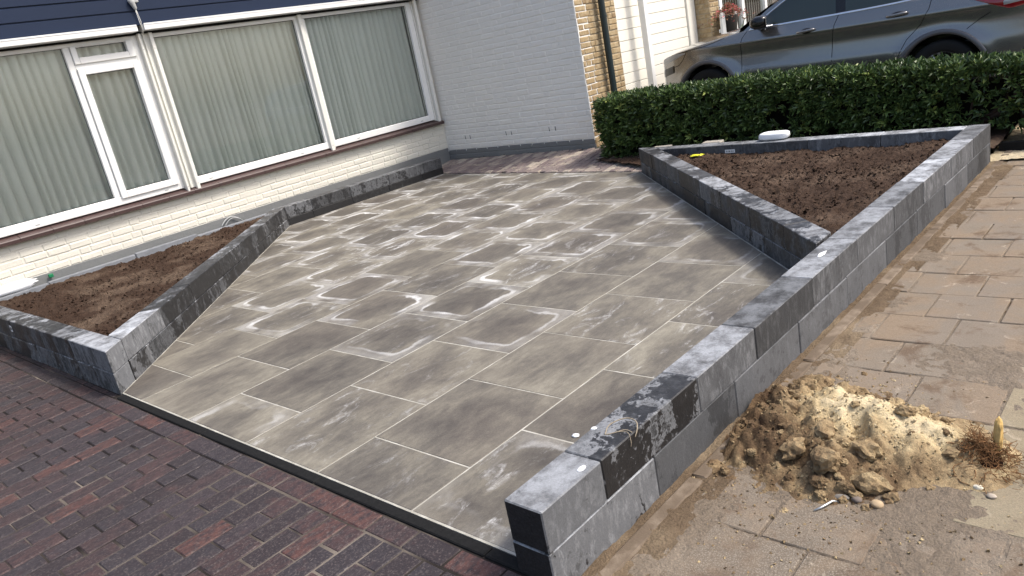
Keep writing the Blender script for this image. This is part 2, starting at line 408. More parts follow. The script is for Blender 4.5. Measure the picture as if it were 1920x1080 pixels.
# terrace of square tiles in half bond ---------------------------------------------------
FR = 1.315                                     # front edge (x) of the terrace
KINK = (4.63, 8.07)
TER = [(FR, 1.475), (3.716, 1.475), (6.71, 4.452), (7.13, 8.03), KINK, (FR, 4.695)]
def half_of(poly, inset):
    H_ = []
    for a, b in zip(poly, poly[1:]+poly[:1]):
        dx, dy = b[0]-a[0], b[1]-a[1]; L = math.hypot(dx, dy); nx, ny = -dy/L*inset, dx/L*inset
        H_.append(((a[0]+nx, a[1]+ny), (b[0]+nx, b[1]+ny)))
    return H_
HALF = half_of(TER, .009)
terr = prism('terrace', TER, -.1, -.0018, GROUT, None, 0, origin=(0, 0)); tag(terr, kind='structure')
P, LP = .597, .598
J = .0031
for j in range(-1, 11):
    y0 = 2.04 + LP*j; xo = (1.629 if j % 2 == 0 else 1.939)
    for i in range(-1, 10):
        x0 = xo + P*(i-1)
        xl = FR-.05 if 0 < x0-FR < .06 else x0
        if x0+P-FR < .06: continue
        c = clip_poly([(xl+J, y0+J), (x0+P-J, y0+J), (x0+P-J, y0+LP-J), (xl+J, y0+LP-J)], HALF)
        if len(c) < 3 or area(c) < .0006: continue
        cx, cy = x0+P/2, y0+LP/2
        o = prism('tile', c, -.045, rng.uniform(-.0008, .0008), TILE, None, .0025, origin=(cx, cy))
        o.parent = terr; o.location.z -= -.004 if False else 0
        far = max(0, min(1, (cx-2.5)*.42+(cy-3.0)*.22))
        edge_r = max(0, min(1, (cx-cy-.3)/2.0))
        ring = (rng.random() < .16+.8*far)*rng.uniform(.8, 1.15)*(1-.6*edge_r)
        if far < .3: ring *= .4+far
        patch = (rng.random() < .30+.3*far)*rng.uniform(.3, 1.)
        o.color = (ring, patch, rng.random(), 1)
terr_loc = terr.location.copy()
for o in terr.children: o.location = o.location - terr_loc
# dark edging band along the front
for a, b in ((1.44, 1.62), (1.62, 2.585), (2.585, 3.585), (3.585, 4.655)):
    o = cbox('edge_band', .047, b-a-.004, .1, BANDM, terr, Vector((1.288, (a+b)/2, -.048))-terr_loc, 0, .004)

# red clay pavers ------------------------------------------------------------------------
pave = prism('pavement', [(-1.2, -.6), (1.27, -.6), (1.27, 4.6), (1.36, 4.6), (1.36, 9.2), (-1.2, 9.2)], -.12, -.0075, SANDJ, None, 0, origin=(0, 0))
tag(pave, kind='structure'); pl = pave.location.copy()
n = 0
for j in range(-2, 62):                        # running bond, bricks lying along x
    y0 = 1.165 + .1045*j; xo = .735 + (.1 if j % 2 else 0)
    for i in range(-9, 4):
        x0 = xo + .2*i; x1 = min(x0+.2, 1.161)
        if 1.161-x1 < .06: x1 = 1.161
        if x1-x0 < .03 or not near_frame((x0+x1)/2, y0+.05, 0, 600): continue
        cbox('brick', x1-x0-.0045, .0998, .06, PAVER, pave, Vector(((x0+x1)/2+rng.uniform(-.002, .002), y0+.052+rng.uniform(-.0012, .0012), -.034+rng.uniform(-.0022, .0022)))-pl,
             rng.uniform(-.006, .006), .0045, var=rng.randrange(4), jit=.0013); n += 1
y = .9
while y < 8.6:                                  # stretcher course beside the band
    if near_frame(1.21, y+.1, 0):
        cbox('brick', .094, .199, .06, PAVER, pave, Vector((1.2125+rng.uniform(-.001, .001), y+.1, -.034+rng.uniform(-.0015, .0015)))-pl, 0, .0045, var=rng.randrange(4), jit=.0013)
    y += .2045
y = 4.72
while y < 8.2:                                  # cut course against the block wall
    cbox('brick', .034, .12, .06, PAVER, pave, Vector((1.281, y+.06, -.036))-pl, 0, .003); y += .125

# footpath of old concrete slabs ---------------------------------------------------------
ZF = -.05
foot = prism('footpath', [(-.6, -3), (9.5, -3), (9.5, 1.26), (1.2, 1.31), (-.6, 1.31)], -.16, ZF-.010, SLABJ, None, 0, origin=(0, 0))
tag(foot, kind='structure'); fl = foot.location.copy()
for i in range(-7, 22):
    x0 = 2.99 + .3*i
    for j in range(-5, 6):
        y0 = .65 + .3*j + (.15 if i % 2 else 0); y1 = min(y0+.3, 1.215-.0085*(x0-1.3))
        if y1-y0 < .05 or x0 < 1.15 and y0 > .8: continue
        if not near_frame(x0+.15, y0+.15, ZF, 260): continue
        o = cbox('paving_slab', .292, y1-y0-.008, .06, SLAB, foot, Vector((x0+.15, (y0+y1)/2, ZF-.03+rng.uniform(-.003, .003)))-fl, rng.uniform(-.006, .006), .004, var=rng.randrange(3), jit=.0012)
        nearf = max(0, min(1, (2.2-x0)/.6))
        o.color = (1-.35*nearf, nearf*rng.uniform(.6, 1), 0, 1)
        if 2.5 < x0+.15 < 3. and y0 < .42 and y0 > .05: o.color = (.25, .1, .45, 1)
        if 2.2 < x0+.15 < 2.5 and y0 < .3: o.color = (.3, .2, .4, 1)
# narrow concrete kerb between wall and slabs
for k in range(7):
    a, b = 1.0+k*.985, 1.0+(k+1)*.985; ym = 1.268-.0085*((a+b)/2-1.3)
    o = cbox('kerb_strip', b-a-.01, .055, .1, TANCONC, foot, Vector(((a+b)/2, ym, ZF-.043+rng.uniform(-.004, .005)))-fl, -.0085+rng.uniform(-.003, .003), .006, var=k, jit=.002)

END_SHADE = make_soil('shaded_block_end', (.030, .027, .027), (.060, .055, .053), (.075, .07, .067))  # block colour with the shade of the wall end painted in
# block walls ----------------------------------------------------------------------------
def block_wall(name, label, P0, P1, width, layers, Q0=None, Q1=None, wet=(.3, .7), pale=(.5, 1.), lime=.6, dz=None, shade_end=False):
    """P0-P1 outer foot line; inner side to the left of it. layers: (zb, zt, joints in metres)"""
    root = empty(name, (P0[0], P0[1], 0)); tag(root, label, 'wall', 'stacked block walls round the terrace', 'thing')
    d = Vector((P1[0]-P0[0], P1[1]-P0[1])); L = d.length; d /= L; nrm = Vector((-d.y, d.x))
    for zb, zt, js in layers:
        js = [0]+[q for q in js if 0 < q < L]+[L]
        for k in range(len(js)-1):
            a, b = js[k], js[k+1]
            oa = Vector(P0)+d*(a+(.0016 if k else 0)); ob = Vector(P0)+d*(b-(.0016 if k < len(js)-2 else 0))
            ia = Vector(Q0) if (k == 0 and Q0) else oa+nrm*width; ib = Vector(Q1) if (k == len(js)-2 and Q1) else ob+nrm*width
            sh = nrm*rng.uniform(-.0022, .0022)
            quad = [oa+sh, ob+sh, ib+sh, ia+sh]; ctr = sum(quad, Vector((0, 0)))/4
            bm = bmesh.new(); jz = rng.uniform(-.0012, .0012)
            za = (dz or 0)*((a)/L); zb_ = (dz or 0)*(b/L); zz = [za, zb_, zb_, za]
            lo = [bm.verts.new((q.x-ctr.x, q.y-ctr.y, zb+.001+z_)) for q, z_ in zip(quad, zz)]; hi = [bm.verts.new((q.x-ctr.x, q.y-ctr.y, zt+jz+z_)) for q, z_ in zip(quad, zz)]
            bm.faces.new(lo[::-1]); bm.faces.new(hi)
            for i in range(4): bm.faces.new((lo[i], lo[(i+1) % 4], hi[(i+1) % 4], hi[i]))
            bmesh.ops.bevel(bm, geom=list(bm.edges), offset=.004, segments=1, affect='EDGES')
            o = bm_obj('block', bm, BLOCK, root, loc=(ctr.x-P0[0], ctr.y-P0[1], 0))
            if k == 0 and shade_end:                 # end face of the row painted darker, its shade put into the colour
                o.data.materials.append(END_SHADE.m)
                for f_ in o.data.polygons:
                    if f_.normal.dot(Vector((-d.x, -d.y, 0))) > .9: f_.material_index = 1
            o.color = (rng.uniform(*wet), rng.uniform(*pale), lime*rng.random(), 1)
    return root
NW0, NW1 = (1.267, 1.328), (6.733, 1.282)
sx = lambda l, x0=1.267: [x-x0 for x in l]
nearw = block_wall('block_wall', 'long straight pale grey block wall in front, between terrace and sandy footpath', NW0, NW1, .147,
    [(-.06, .106, sx([1.837, 2.43, 3.046, 3.644, 4.25, 4.832, 5.444, 6.036, 6.62])), (.107, .25, sx([1.56, 2.16, 2.63, 3.223, 3.814, 4.407, 4.97, 5.6, 6.2]))], wet=(.05, .36), pale=(.45, 1.), shade_end=True)
for o in nearw.children:
    if o.data.vertices[0].co.z < .1: o.color = (.25, .25, .3, 1)
for o in nearw.children:                       # damp second block of the top row and the block under it
    wx = o.location.x+1.267
    if .15 < (wx-1.56) < .45 : o.color = (.52, .9, 1, 1)
    if o.location.x < .29: o.color = (.2 if wx < 1.5 else .3, .9, .6, 1)
dgw = block_wall('block_wall', 'diagonal damp block wall on the right, edging the triangular soil bed towards the terrace', (3.722, 1.477), (6.732, 4.458), .147,
    [(-.06, .106, [.35, .95, 1.55, 2.15, 2.75, 3.35, 3.95]), (.107, .25, [.30, .84, 1.33, 1.92, 2.65, 3.24, 3.83])], Q0=(3.926, 1.477), Q1=(6.732, 4.254), wet=(.42, .62), pale=(.5, .9), lime=1.)
# inner side lies to the right there, so mirror by building from the other end
for o in list(dgw.children): bpy.data.objects.remove(o)
bpy.data.objects.remove(dgw)
dgw = block_wall('block_wall', 'diagonal damp block wall on the right, edging the triangular soil bed towards the terrace', (6.728, 4.455), (3.722, 1.479), .147,
    [(-.06, .106, [.45, 1.05, 1.65, 2.25, 2.85, 3.45, 4.0]), (.107, .25, [.55, 1.13, 1.55, 2.15, 2.66, 3.25, 3.80])], Q0=(6.728, 4.250), Q1=(3.930, 1.479), wet=(.44, .64), pale=(.5, .95), lime=.9)
bkw = block_wall('block_wall', 'thin far block wall of the right soil bed, along the foot of the hedge', (6.731, 1.431), (6.731, 4.248), .146,
    [(-.06, .106, [.4, 1., 1.6, 2.2]), (.107, .248, [.6, 1.2, 1.8, 2.4])], Q1=(6.585, 4.104), wet=(.2, .34), pale=(.7, 1.))
lfw = block_wall('block_wall', 'low dark damp block wall on the left, beside the red brick pavement', (1.288, 8.45), (1.304, 4.686), .147,
    [(-.06, .130, [.5, 1.1, 1.7, 2.3, 2.9, 3.45]), (.131, .275, [.6, 1.2, 1.83, 2.53, 3.13])], Q1=(1.451, 4.833), wet=(.50, .66), pale=(.45, .85), lime=.9)
for o in lfw.children:
    if o.data.vertices[0].co.z < .12: o.color = (rng.uniform(.44, .58), .95, 1., 1)
    if o.location.y < -3.2: o.color = (.30, .95, .8, 1)
ldw = block_wall('block_wall', 'long diagonal damp block wall on the left, between terrace and left soil bed', (1.453, 4.834), (KINK[0], KINK[1]), .147,
    [(-.06, .130, [.31, .91, 1.51, 2.11, 2.71, 3.31, 3.91]), (.131, .275, [.62, 1.22, 1.95, 2.55, 3.15, 3.60, 4.1])], Q0=(1.453, 5.044), Q1=(4.565, 8.215), wet=(.47, .66), pale=(.45, .9), lime=.9, dz=-.045)
for o in ldw.children:
    if o.location.x < .55 and o.data.vertices[0].co.z > .1: o.color = (.22, 1., .6, 1)
fcw = block_wall('block_wall', 'short dark block wall standing along the house front under the right window', (KINK[0]+.002, KINK[1]), (7.17, 8.025), .147,
    [(-.06, .085, [.35, .95, 1.55, 2.15]), (.086, .225, [.36, .95, 1.58, 2.2])], Q0=(4.567, 8.215), wet=(.36, .5), pale=(.35, .6), lime=.6)
for o in fcw.children:
    if o.data.vertices[0].co.z < .08: o.color = (.72, .2, .3, 1)

# soil beds ------------------------------------------------------------------------------
def soil(name, poly, zf, res, mat):
    xs = [p[0] for p in poly]; ys = [p[1] for p in poly]; x0, y0 = min(xs)-.04, min(ys)-.04
    nx = int((max(xs)+.04-x0)/res)+1; ny = int((max(ys)+.04-y0)/res)+1
    idx = {}; verts = []; faces = []
    def ok(x, y): return inside(poly, x, y) or min(seg_dist(x, y, a, b) for a, b in zip(poly, poly[1:]+poly[:1])) < .045
    for i in range(nx):
        for j in range(ny):
            x, y = x0+i*res, y0+j*res
            if ok(x, y): idx[i, j] = len(verts); verts.append((x, y, zf(x, y)))
    for (i, j), a in idx.items():
        b, c, d = idx.get((i+1, j)), idx.get((i+1, j+1)), idx.get((i, j+1))
        if b is not None and c is not None and d is not None: faces.append((a, b, c, d))
    o = mesh_obj(name, verts, faces, mat, None, True); tag(o, kind='structure'); return o
def clods(x, y, s=1.):
    v = .010*fbm(x*7, y*7, 1.3, 3)+.015*abs(mnoise.noise(Vector((x*17, y*17, 4))))+.012*mnoise.noise(Vector((x*33, y*33, 9)))+.008*mnoise.noise(Vector((x*62, y*62, 2)))
    return s*v
def zr_(x, y):
    z = .150 + .022*fbm(x*1.3, y*1.3, .2, 2) + clods(x, y, 1.25)
    z += .012*math.sin((x*.75-y*.66)*17+2*mnoise.noise(Vector((x*2, y*2, 0))))*max(0, mnoise.noise(Vector((x*.9+4, y*.9, 1)))+.3)
    z += .03*math.exp(-((x-6.45)**2+(y-3.85)**2)/.15) + .035*math.exp(-((x-6.4)**2+(y-1.7)**2)/.08)
    u = (x-5.15)*.9+(y-2.35)*.3; v = -(x-5.15)*.3+(y-2.35)*.9
    if abs(u) < .09 and abs(v) < .17: z -= .028
    return z
def zl_(x, y):
    z = .138 + .018*fbm(x*1.2+9, y*1.2, .2, 2) + clods(x+20, y, 1.1)
    d = 8.28-y
    z += .018*math.exp(-d*d/.02)*(1+mnoise.noise(Vector((x*9, 3, 1))))
    return z
soil_r = soil('soil_bed', [(3.935, 1.47), (6.59, 1.425), (6.59, 4.11)], zr_, .0135, SOIL)
soil_l = soil('soil_bed', [(1.45, 5.05), (4.50, 8.15), (4.42, 8.29), (1.44, 8.29)], zl_, .0135, SOIL2)
# strip of earth between the far block wall and the hedge, and behind the house wall
def zs_(x, y): return .055 + .012*fbm(x*3, y*3, 3, 3) + clods(x, y+7, .9)
soil('soil_bed', [(6.74, 1.3), (8.05, 1.3), (8.05, 5.35), (7.2, 5.35), (6.74, 4.3)], zs_, .035, SOIL2)
soil('soil_bed', [(4.45, 8.2), (7.17, 8.15), (7.17, 8.46), (4.4, 8.46)], lambda x, y: .11+clods(x, y, .8), .035, SOIL2)

# old brick path between the terrace and the grey side wall
def zp(x, y): return max(0., min(1., (x-(7.02+.09*(y-6)))/.65))*.085
path = mesh_obj('path', [(6.70, 4.3, -.02), (7.16, 8.5, -.02), (8.0, 8.5, .055), (8.0, 4.3, .055), (6.70, 4.3, -.12), (7.16, 8.5, -.12), (8.0, 8.5, -.12), (8.0, 4.3, -.12)],
    [(3, 2, 1, 0), (0, 1, 5, 4), (3, 0, 4, 7)], SANDJ); tag(path, kind='structure')
OLDP = MT('worn_paver', .85, .2)
_r = OLDP.oi.outputs['Random']
_c = OLDP.ramp(_r, [(0, (.17, .135, .13)), (.3, (.22, .18, .165)), (.55, (.15, .115, .112)), (.8, (.28, .23, .20)), (1, (.38, .33, .27))])
_c = OLDP.mix(OLDP.mr(OLDP.noise(OLDP.pos, 9., 4), .5, .72, 0, .6), _c, (.45, .39, .30)); OLDP.set(Base_Color=_c); OLDP.bump(OLDP.noise(OLDP.pos, 60., 4), .5, .006)
j = 0
y = 4.3
while y < 8.46:
    k = 0; x = 6.55 + (.1 if j % 2 else 0)
    while x < 7.75:
        lim = 6.72+(y-4.5)*.121
        xs_ = max(x, lim+.025)
        if x+.2-xs_ > .04 and not (y < 5.4 and x > 7.2+.0):
            xx = (xs_+x+.2)/2; lift = rng.uniform(-.0015, .002)
            o = cbox('brick', round((x+.2-xs_)/.01)*.01-.008, .096, .06, OLDP, path, (xx, y+.05, zp(xx, y)-.018+lift), rng.uniform(-.014, .014), .007, var=rng.randrange(3), jit=.0022)
            o.rotation_euler.y = -.125+rng.uniform(-.012, .012)
        x += .2
    y += .104; j += 1

# ------------------------------------------------------------------ house with the long window
HY = 8.46
house = empty('house', (4.5, HY, 0))
tag(house, 'cream painted brick house front with long white window and navy cladding above', 'house')
HO = Vector((4.5, HY, 0))
def hbox(name, x0, x1, y0, y1, z0, z1, mat, par=None, bev=.003, seg=1):
    """box given in world coordinates, parented to the house or one of its parts"""
    par = par or house; off = Vector((0, 0, 0)); q = par
    while q is not None: off += q.location; q = q.parent
    o = bm_obj(name, box_bm(x0-off.x, x1-off.x, y0-off.y, y1-off.y, z0-off.z, z1-off.z, bev, seg), mat, par); return o
hbox('masonry', -3, 7.756, HY+.0027, HY+.2, .25, .66, CREAM, bev=0)
hbox('plinth', -3, 7.752, HY-.004, HY+.2, -.12, .262, PLINTH, bev=.004)
hbox('masonry', -3, 7.756, HY+.34, HY+.5, -.1, 3.6, ROOM, bev=0)
hbox('masonry', 7.62, 7.756, HY+.02, HY+.3, .66, 3.6, CREAM, bev=0)
_pb = {}
def painted_brick(L, h, var, mat, axis, dep=.014, ch=.0085, jit=.003, prd=.0):
    """brick face with eased, slightly irregular edges; axis 'y' faces -y, 'x' faces -x"""
    k = (round(L, 3), round(h, 3), var, mat.m.name, axis)
    if k in _pb: return _pb[k]
    soft = mat is not TAN
    r = random.Random(var*77+int(L*1000)); j = lambda a=jit: r.uniform(-a, a)
    ring = lambda ins, y: [(sx_*(L/2-ins)+j(), y+j(.0008), sz_*(h/2-ins)+j()) for sx_, sz_ in ((-1, -1), (1, -1), (1, 1), (-1, 1))]
    V = ring(0, dep)+ring(.0006, .0056 if soft else .006)+ring(ch, 0.)
    F = [(8, 9, 10, 11)]
    for a in (0, 4):
        for i in range(4): F.append((a+i, a+(i+1) % 4, a+4+(i+1) % 4, a+4+i))
    if axis == 'x': V = [(y, -x, z) for x, y, z in V]
    me = bpy.data.meshes.new('brick'); me.from_pydata(V, [], F); me.update(); me.materials.append(mat.m); _pb[k] = me
    return me
def brick_face(root, u0, u1, z0, z1, place, matf, L=.2135, h=.0715, axis='y', limit=300, vis=None, joint=.006):
    """courses of bricks; place(u, z) gives the world point of a brick centre"""
    off = Vector((0, 0, 0)); q = root
    while q is not None: off += q.location; q = q.parent
    items = []; z = z0; row = 0
    while z+h*.6 < z1:
        hh = min(h, z1-z); u = u0-(L*.5 if row % 2 else 0)+rng.uniform(-.05, .03)
        while u < u1:
            l = L if rng.random() > .14 else L*.5
            a, b = max(u, u0), min(u+l, u1); u += l
            if b-a < .03: continue
            ln = round((b-a-joint)/.02)*.02 if (b-a) < L-.001 else L-joint
            pt = place((a+b)/2, z+hh/2)
            items.append((ln if ln > .02 else .02, hh-joint, pt, matf(z+hh/2)))
        z += h; row += 1
    if vis: items.sort(key=lambda t: -vis(t[2]))
    for k, (ln, hh, pt, mt) in enumerate(items[:limit]):
        o = link('brick', painted_brick(ln, hh, rng.randrange(6), mt, axis), None, root, Vector(pt)-off+Vector((rng.uniform(-.002, .002), rng.uniform(-.002, .002), rng.uniform(-.0025, .0025))))
        o.rotation_euler.y = rng.uniform(-.006, .006) if axis == 'y' else 0
        if axis == 'x': o.rotation_euler.x = rng.uniform(-.006, .006)
    if items[limit:]:
        byM = {}
        for it in items[limit:]: byM.setdefault(it[3], []).append(it)
        for mt, its in byM.items():
            V, F = [], []
            for ln, hh, pt, _ in its:
                me = painted_brick(ln, hh, rng.randrange(6), mt, axis); b = len(V); p_ = Vector(pt)-off
                V += [tuple(v.co+p_) for v in me.vertices]; F += [tuple(i+b for i in f.vertices) for f in me.polygons]
            o = mesh_obj('brickwork', V, F, mt, root); o['kind'] = 'stuff'
    return len(items)
def vis_score(p):
    q = to_px(*p)
    if q is None or not (-30 < q[0] < 1950 and -30 < q[1] < 1110): return -99
    return -(Vector(p)-Vector((0, 0, CAM_H))).length
brick_face(house, .9, 7.75, .262, .640, lambda u, z: (u, HY-.002, z), lambda z: CREAM, limit=300)
# sill of brown glazed tiles
x = .5
while x < 7.72:
    l = min(.298, 7.72-x); bm = bmesh.new()
    pr = [(8.505, .708), (8.392, .668), (8.386, .660), (8.388, .628), (8.398, .626), (8.402, .640), (8.505, .640)]
    A = [bm.verts.new((x-HO.x+.0012, a-HO.y, b)) for a, b in pr]; B = [bm.verts.new((x+l-HO.x-.0012, a-HO.y, b)) for a, b in pr]
    bm.faces.new(A); bm.faces.new(B[::-1])
    for i in range(len(pr)): bm.faces.new((A[i], B[i], B[(i+1) % len(pr)], A[(i+1) % len(pr)]))
    bmesh.ops.recalc_face_normals(bm, faces=bm.faces)
    bm_obj('sill_tile', bm, SILLM, house); x += .2995
# windows: one frame per window, panes and sashes are its sub-parts
def frame_rect(bm, x0, x1, z0, z1, wl, wr, wb, wt, y0, y1):
    """rectangular frame with mitred-looking eased edges"""
    for a in ((x0, x0+wl, z0, z1), (x1-wr, x1, z0, z1), (x0+wl, x1-wr, z0, z0+wb), (x0+wl, x1-wr, z1-wt, z1)):
        b2 = box_bm(a[0]-HO.x, a[1]-HO.x, y0-HO.y, y1-HO.y, a[2], a[3], .005, 1)
        me = bpy.data.meshes.new('t'); b2.to_mesh(me); b2.free(); bm.from_mesh(me); bpy.data.meshes.remove(me)
def bars(bm, lst):
    for (x0, x1, z0, z1, y0, y1) in lst:
        b2 = box_bm(x0-HO.x, x1-HO.x, y0-HO.y, y1-HO.y, z0, z1, .005, 1)
        me = bpy.data.meshes.new('t'); b2.to_mesh(me); b2.free(); bm.from_mesh(me); bpy.data.meshes.remove(me)
ZB, ZT = .708, 2.357
bm = bmesh.new()
frame_rect(bm, .6, 3.722, ZB, ZT, .08, .055, .085, .040, 8.455, 8.535)
bars(bm, [(2.973, 3.036, ZB+.084, ZT-.039, 8.457, 8.53), (3.035, 3.668, 2.105, 2.150, 8.458, 8.53)])
wf1 = bm_obj('window_frame', bm, WHITE, house)
def pane(par, x0, x1, z0, z1, y=8.498):
    o = mesh_obj('pane', [(x0-HO.x, y-HO.y, z0), (x1-HO.x, y-HO.y, z0), (x1-HO.x, y-HO.y, z1), (x0-HO.x, y-HO.y, z1)], [(0, 1, 2, 3)], GLASS, par); return o
def gasket(par, x0, x1, z0, z1, y=8.492):
    bm_ = bmesh.new(); t = .006
    for a in ((x0, x0+t, z0, z1), (x1-t, x1, z0, z1), (x0, x1, z0, z0+t), (x0, x1, z1-t, z1)): add_box(bm_, a[0]-HO.x, a[1]-HO.x, y-HO.y, y+.004-HO.y, a[2], a[3])
    bm_obj('gasket', bm_, DARK, par)
pane(wf1, .66, 2.98, .78, 2.33); gasket(wf1, .68, 2.975, .79, 2.32)
bm = bmesh.new(); frame_rect(bm, 3.038, 3.664, .768, 2.106, .065, .072, .07, .066, 8.435, 8.515); sash = bm_obj('casement_sash', bm, WHITE, wf1)
pane(wf1, 3.09, 3.60, .82, 2.05); gasket(wf1, 3.100, 3.594, .836, 2.042)
bm = bmesh.new(); frame_rect(bm, 3.038, 3.664, 2.148, 2.32, .055, .074, .062, .012, 8.437, 8.515); bm_obj('vent_sash', bm, WHITE, wf1)
pane(wf1, 3.09, 3.60, 2.2, 2.318); gasket(wf1, 3.092, 3.592, 2.208, 2.312)
bm = bmesh.new()
frame_rect(bm, 3.872, 7.612, ZB, ZT, .034, .088, .083, .042, 8.455, 8.535); bars(bm, [(5.683, 5.832, ZB+.082, ZT-.041, 8.457, 8.53)])
wf2 = bm_obj('window_frame', bm, WHITE, house)
pane(wf2, 3.9, 5.69, .785, 2.32); gasket(wf2, 3.905, 5.684, .790, 2.316)
pane(wf2, 5.82, 7.53, .785, 2.32); gasket(wf2, 5.831, 7.525, .790, 2.316)
# small drain slots in the bottom rails
for xx in (2.2, 3.52, 4.05, 5.3, 6.2, 7.36):
    par = wf1 if xx < 3.8 else wf2
    o = hbox('drain_cap', xx-.02, xx+.02, 8.4515, 8.457, .733, .743, GREYP, par, .002)
# shutter guide rails
def rail(x0, x1, y0, y1, z0, z1): return hbox('guide_rail', x0, x1, y0, y1, z0, z1, OFFW, None, .004)
hbox('cover_strip', 3.722, 3.872, 8.44, 8.52, .69, 2.372, OFFW, None, .003)
rail(3.722, 3.748, 8.395, 8.4395, .662, 2.362); rail(3.776, 3.792, 8.415, 8.4395, .69, 2.362); rail(3.838, 3.876, 8.395, 8.4395, .664, 2.362)
rail(5.722, 5.772, 8.415, 8.456, .668, 2.362); rail(5.778, 5.792, 8.43, 8.4565, .69, 2.362); rail(7.612, 7.630, 8.44, 8.52, .69, 2.372); rail(7.640, 7.688, 8.405, 8.47, .664, 2.372)
for xx, zz in ((3.735, .72), (3.735, 2.2), (5.747, .74), (3.857, 2.2), (3.857, .73), (5.747, 2.25)):
    bm = bmesh.new(); bmesh.ops.create_cone(bm, cap_ends=True, segments=10, radius1=.005, radius2=.004, depth=.004, matrix=Matrix.Translation((xx-HO.x, (8.393 if xx < 5 else 8.413)-HO.y, zz)) @ Matrix.Rotation(PI/2, 4, 'X')); bm_obj('screw', bm, GREYP, house)
# white shutter boxes and navy cladding
for x0, x1, dz in ((-.5, 3.700, 0), (3.772, 7.64, .006)):
    o = hbox('shutter_box', x0, x1, 8.30, 8.4545, 2.376+dz, 2.438+dz, WHITE, None, .006, 2)
    hbox('box_lip', x0+.004, x1-.004, 8.296, 8.30, 2.426+dz, 2.442+dz, WHITE, o, .001)
hbox('lintel', -.5, 7.74, 8.44, 8.56, 2.359, 2.374, DARK, None, 0)
for k in range(8):
    z0 = 2.444+.1365*k
    if k == 0: z0 = 2.436
    bm = bmesh.new(); zt = 2.444+.1365*(k+1)
    pr = [(8.345, z0), (8.327, z0+.002), (8.327, zt-.018), (8.3345, zt-.012), (8.343, zt-.0115), (8.343, zt), (8.36, zt), (8.36, z0)]
    A = [bm.verts.new((-.5-HO.x, a-HO.y, b)) for a, b in pr]; B = [bm.verts.new((7.74-HO.x, a-HO.y, b)) for a, b in pr]
    bm.faces.new(A); bm.faces.new(B[::-1])
    for i in range(len(pr)): bm.faces.new((A[i], B[i], B[(i+1) % len(pr)], A[(i+1) % len(pr)]))
    bmesh.ops.recalc_face_normals(bm, faces=bm.faces); bm_obj('cladding_board', bm, NAVY, house)
hbox('soffit', -.5, 7.74, 8.362, 8.75, 2.452, 2.47, ROOM, None, 0)
# curtains (own things, they hang inside)
def curtain(x0, x1, z0, z1, y, pitch, amp, label, seed):
    r = random.Random(seed); xs = []; x = x0; ph = 0
    ctrl = []
    while x < x1: ctrl.append((x, r.uniform(.7, 1.3)*amp)); x += pitch*r.uniform(.7, 1.35)
    V = []; cols = []
    for i in range(len(ctrl)-1):
        a, A = ctrl[i]; b, _ = ctrl[i+1]
        for s in range(10):
            t = s/10; xx = a+(b-a)*t
            yy = -A*(math.sin(PI*t)**.42)+A*.35*max(0, .12-t)/.12      # rounded pleat with a sharp fold between two
            cols.append((xx, yy, (b-a)*.16*math.sin(2*PI*t)))
    nz = 7
    for xx, yy, sh in cols:
        for k in range(nz):
            f = k/(nz-1); V.append((xx+sh*.3*(1-f)+.006*math.sin(xx*7+f*3), y+yy*(.82+.3*(1-f)), z0+(z1-z0)*f))
    F = [(i*nz+k, (i+1)*nz+k, (i+1)*nz+k+1, i*nz+k+1) for i in range(len(cols)-1) for k in range(nz-1)]
    o = mesh_obj('curtain', V, F, CURT, None, True); tag(o, label, 'curtain', 'net curtains behind the windows'); return o
curtain(.7, 3.72, .76, 2.34, 8.62, .088, .070, 'pleated pale curtain hanging behind the left window with the casement', 3)
curtain(3.86, 7.60, .76, 2.34, 8.62, .079, .064, 'pleated pale green curtain hanging behind the wide right window', 5)
# grey lamp with two cables over the post
lamp = empty('outdoor_lamp', (3.74, 8.30, 2.60)); tag(lamp, 'grey bell-shaped outdoor lamp with two cables on the navy cladding', 'lamp')
bm = bmesh.new(); tube_bm(bm, [(0, 0, -.008), (0, 0, 0), (-.004, 0, .02), (-.012, 0, .05), (-.02, 0, .08), (-.02, 0, .10)], [.016, .019, .022, .028, .034, .02], 14); bm_obj('lamp_body', bm, GREYP, lamp, True, sharp=50)
bm = box_bm(.0, .05, -.02, .025, .055, .075, .004); bm_obj('bracket', bm, GREYP, lamp)
for s in (-1, 1):
    bm = bmesh.new(); tube_bm(bm, [(.004*s, 0, 0), (.002+.005*s, -.004, -.06), (.006+.008*s, -.004, -.13), (.006+.004*s, -.006, -.18), (.012, .01, -.222), (.02+.01*s, .06, -.245)], .0032, 6); bm_obj('cable', bm, OFFW, lamp, True)

# ------------------------------------------------------------------ grey painted side wall
SX = 7.75
sw = empty('side_wall', (SX, 7.1, 0)); tag(sw, 'pale grey painted brick side wall with dark grey foot beside the window', 'wall', kind='thing')
box('masonry', .0050, .24, -1.343, 1.5, .2, 3.2, GREYW, sw); box('masonry', .0050, .24, -1.341, 1.5, -.15, .2, PLINTH, sw)
brick_face(sw, 5.755, HY-.004, .012, 2.95, lambda u, z: (SX, u, z), lambda z: PLINTH if z < .215 else GREYW, axis='x', limit=300, vis=vis_score)
for yy in (8.045, 7.945, 7.235, 7.135, 6.46, 6.355):
    bm = box_bm(-.0012, .006, -.0045, .0045, -.026, .026); bm_obj('vent_slot', bm, DARK, sw, loc=(0, yy-7.1, .392+rng.uniform(-.003, .003)))
for yy in (7.75, 7.35, 6.9, 6.5, 6.3, 6.1, 6.02, 5.83):
    bm = box_bm(-.0012, .006, -.004, .004, -.012, .012); bm_obj('vent_slot', bm, DARK, sw, loc=(0, yy-7.1, .095))

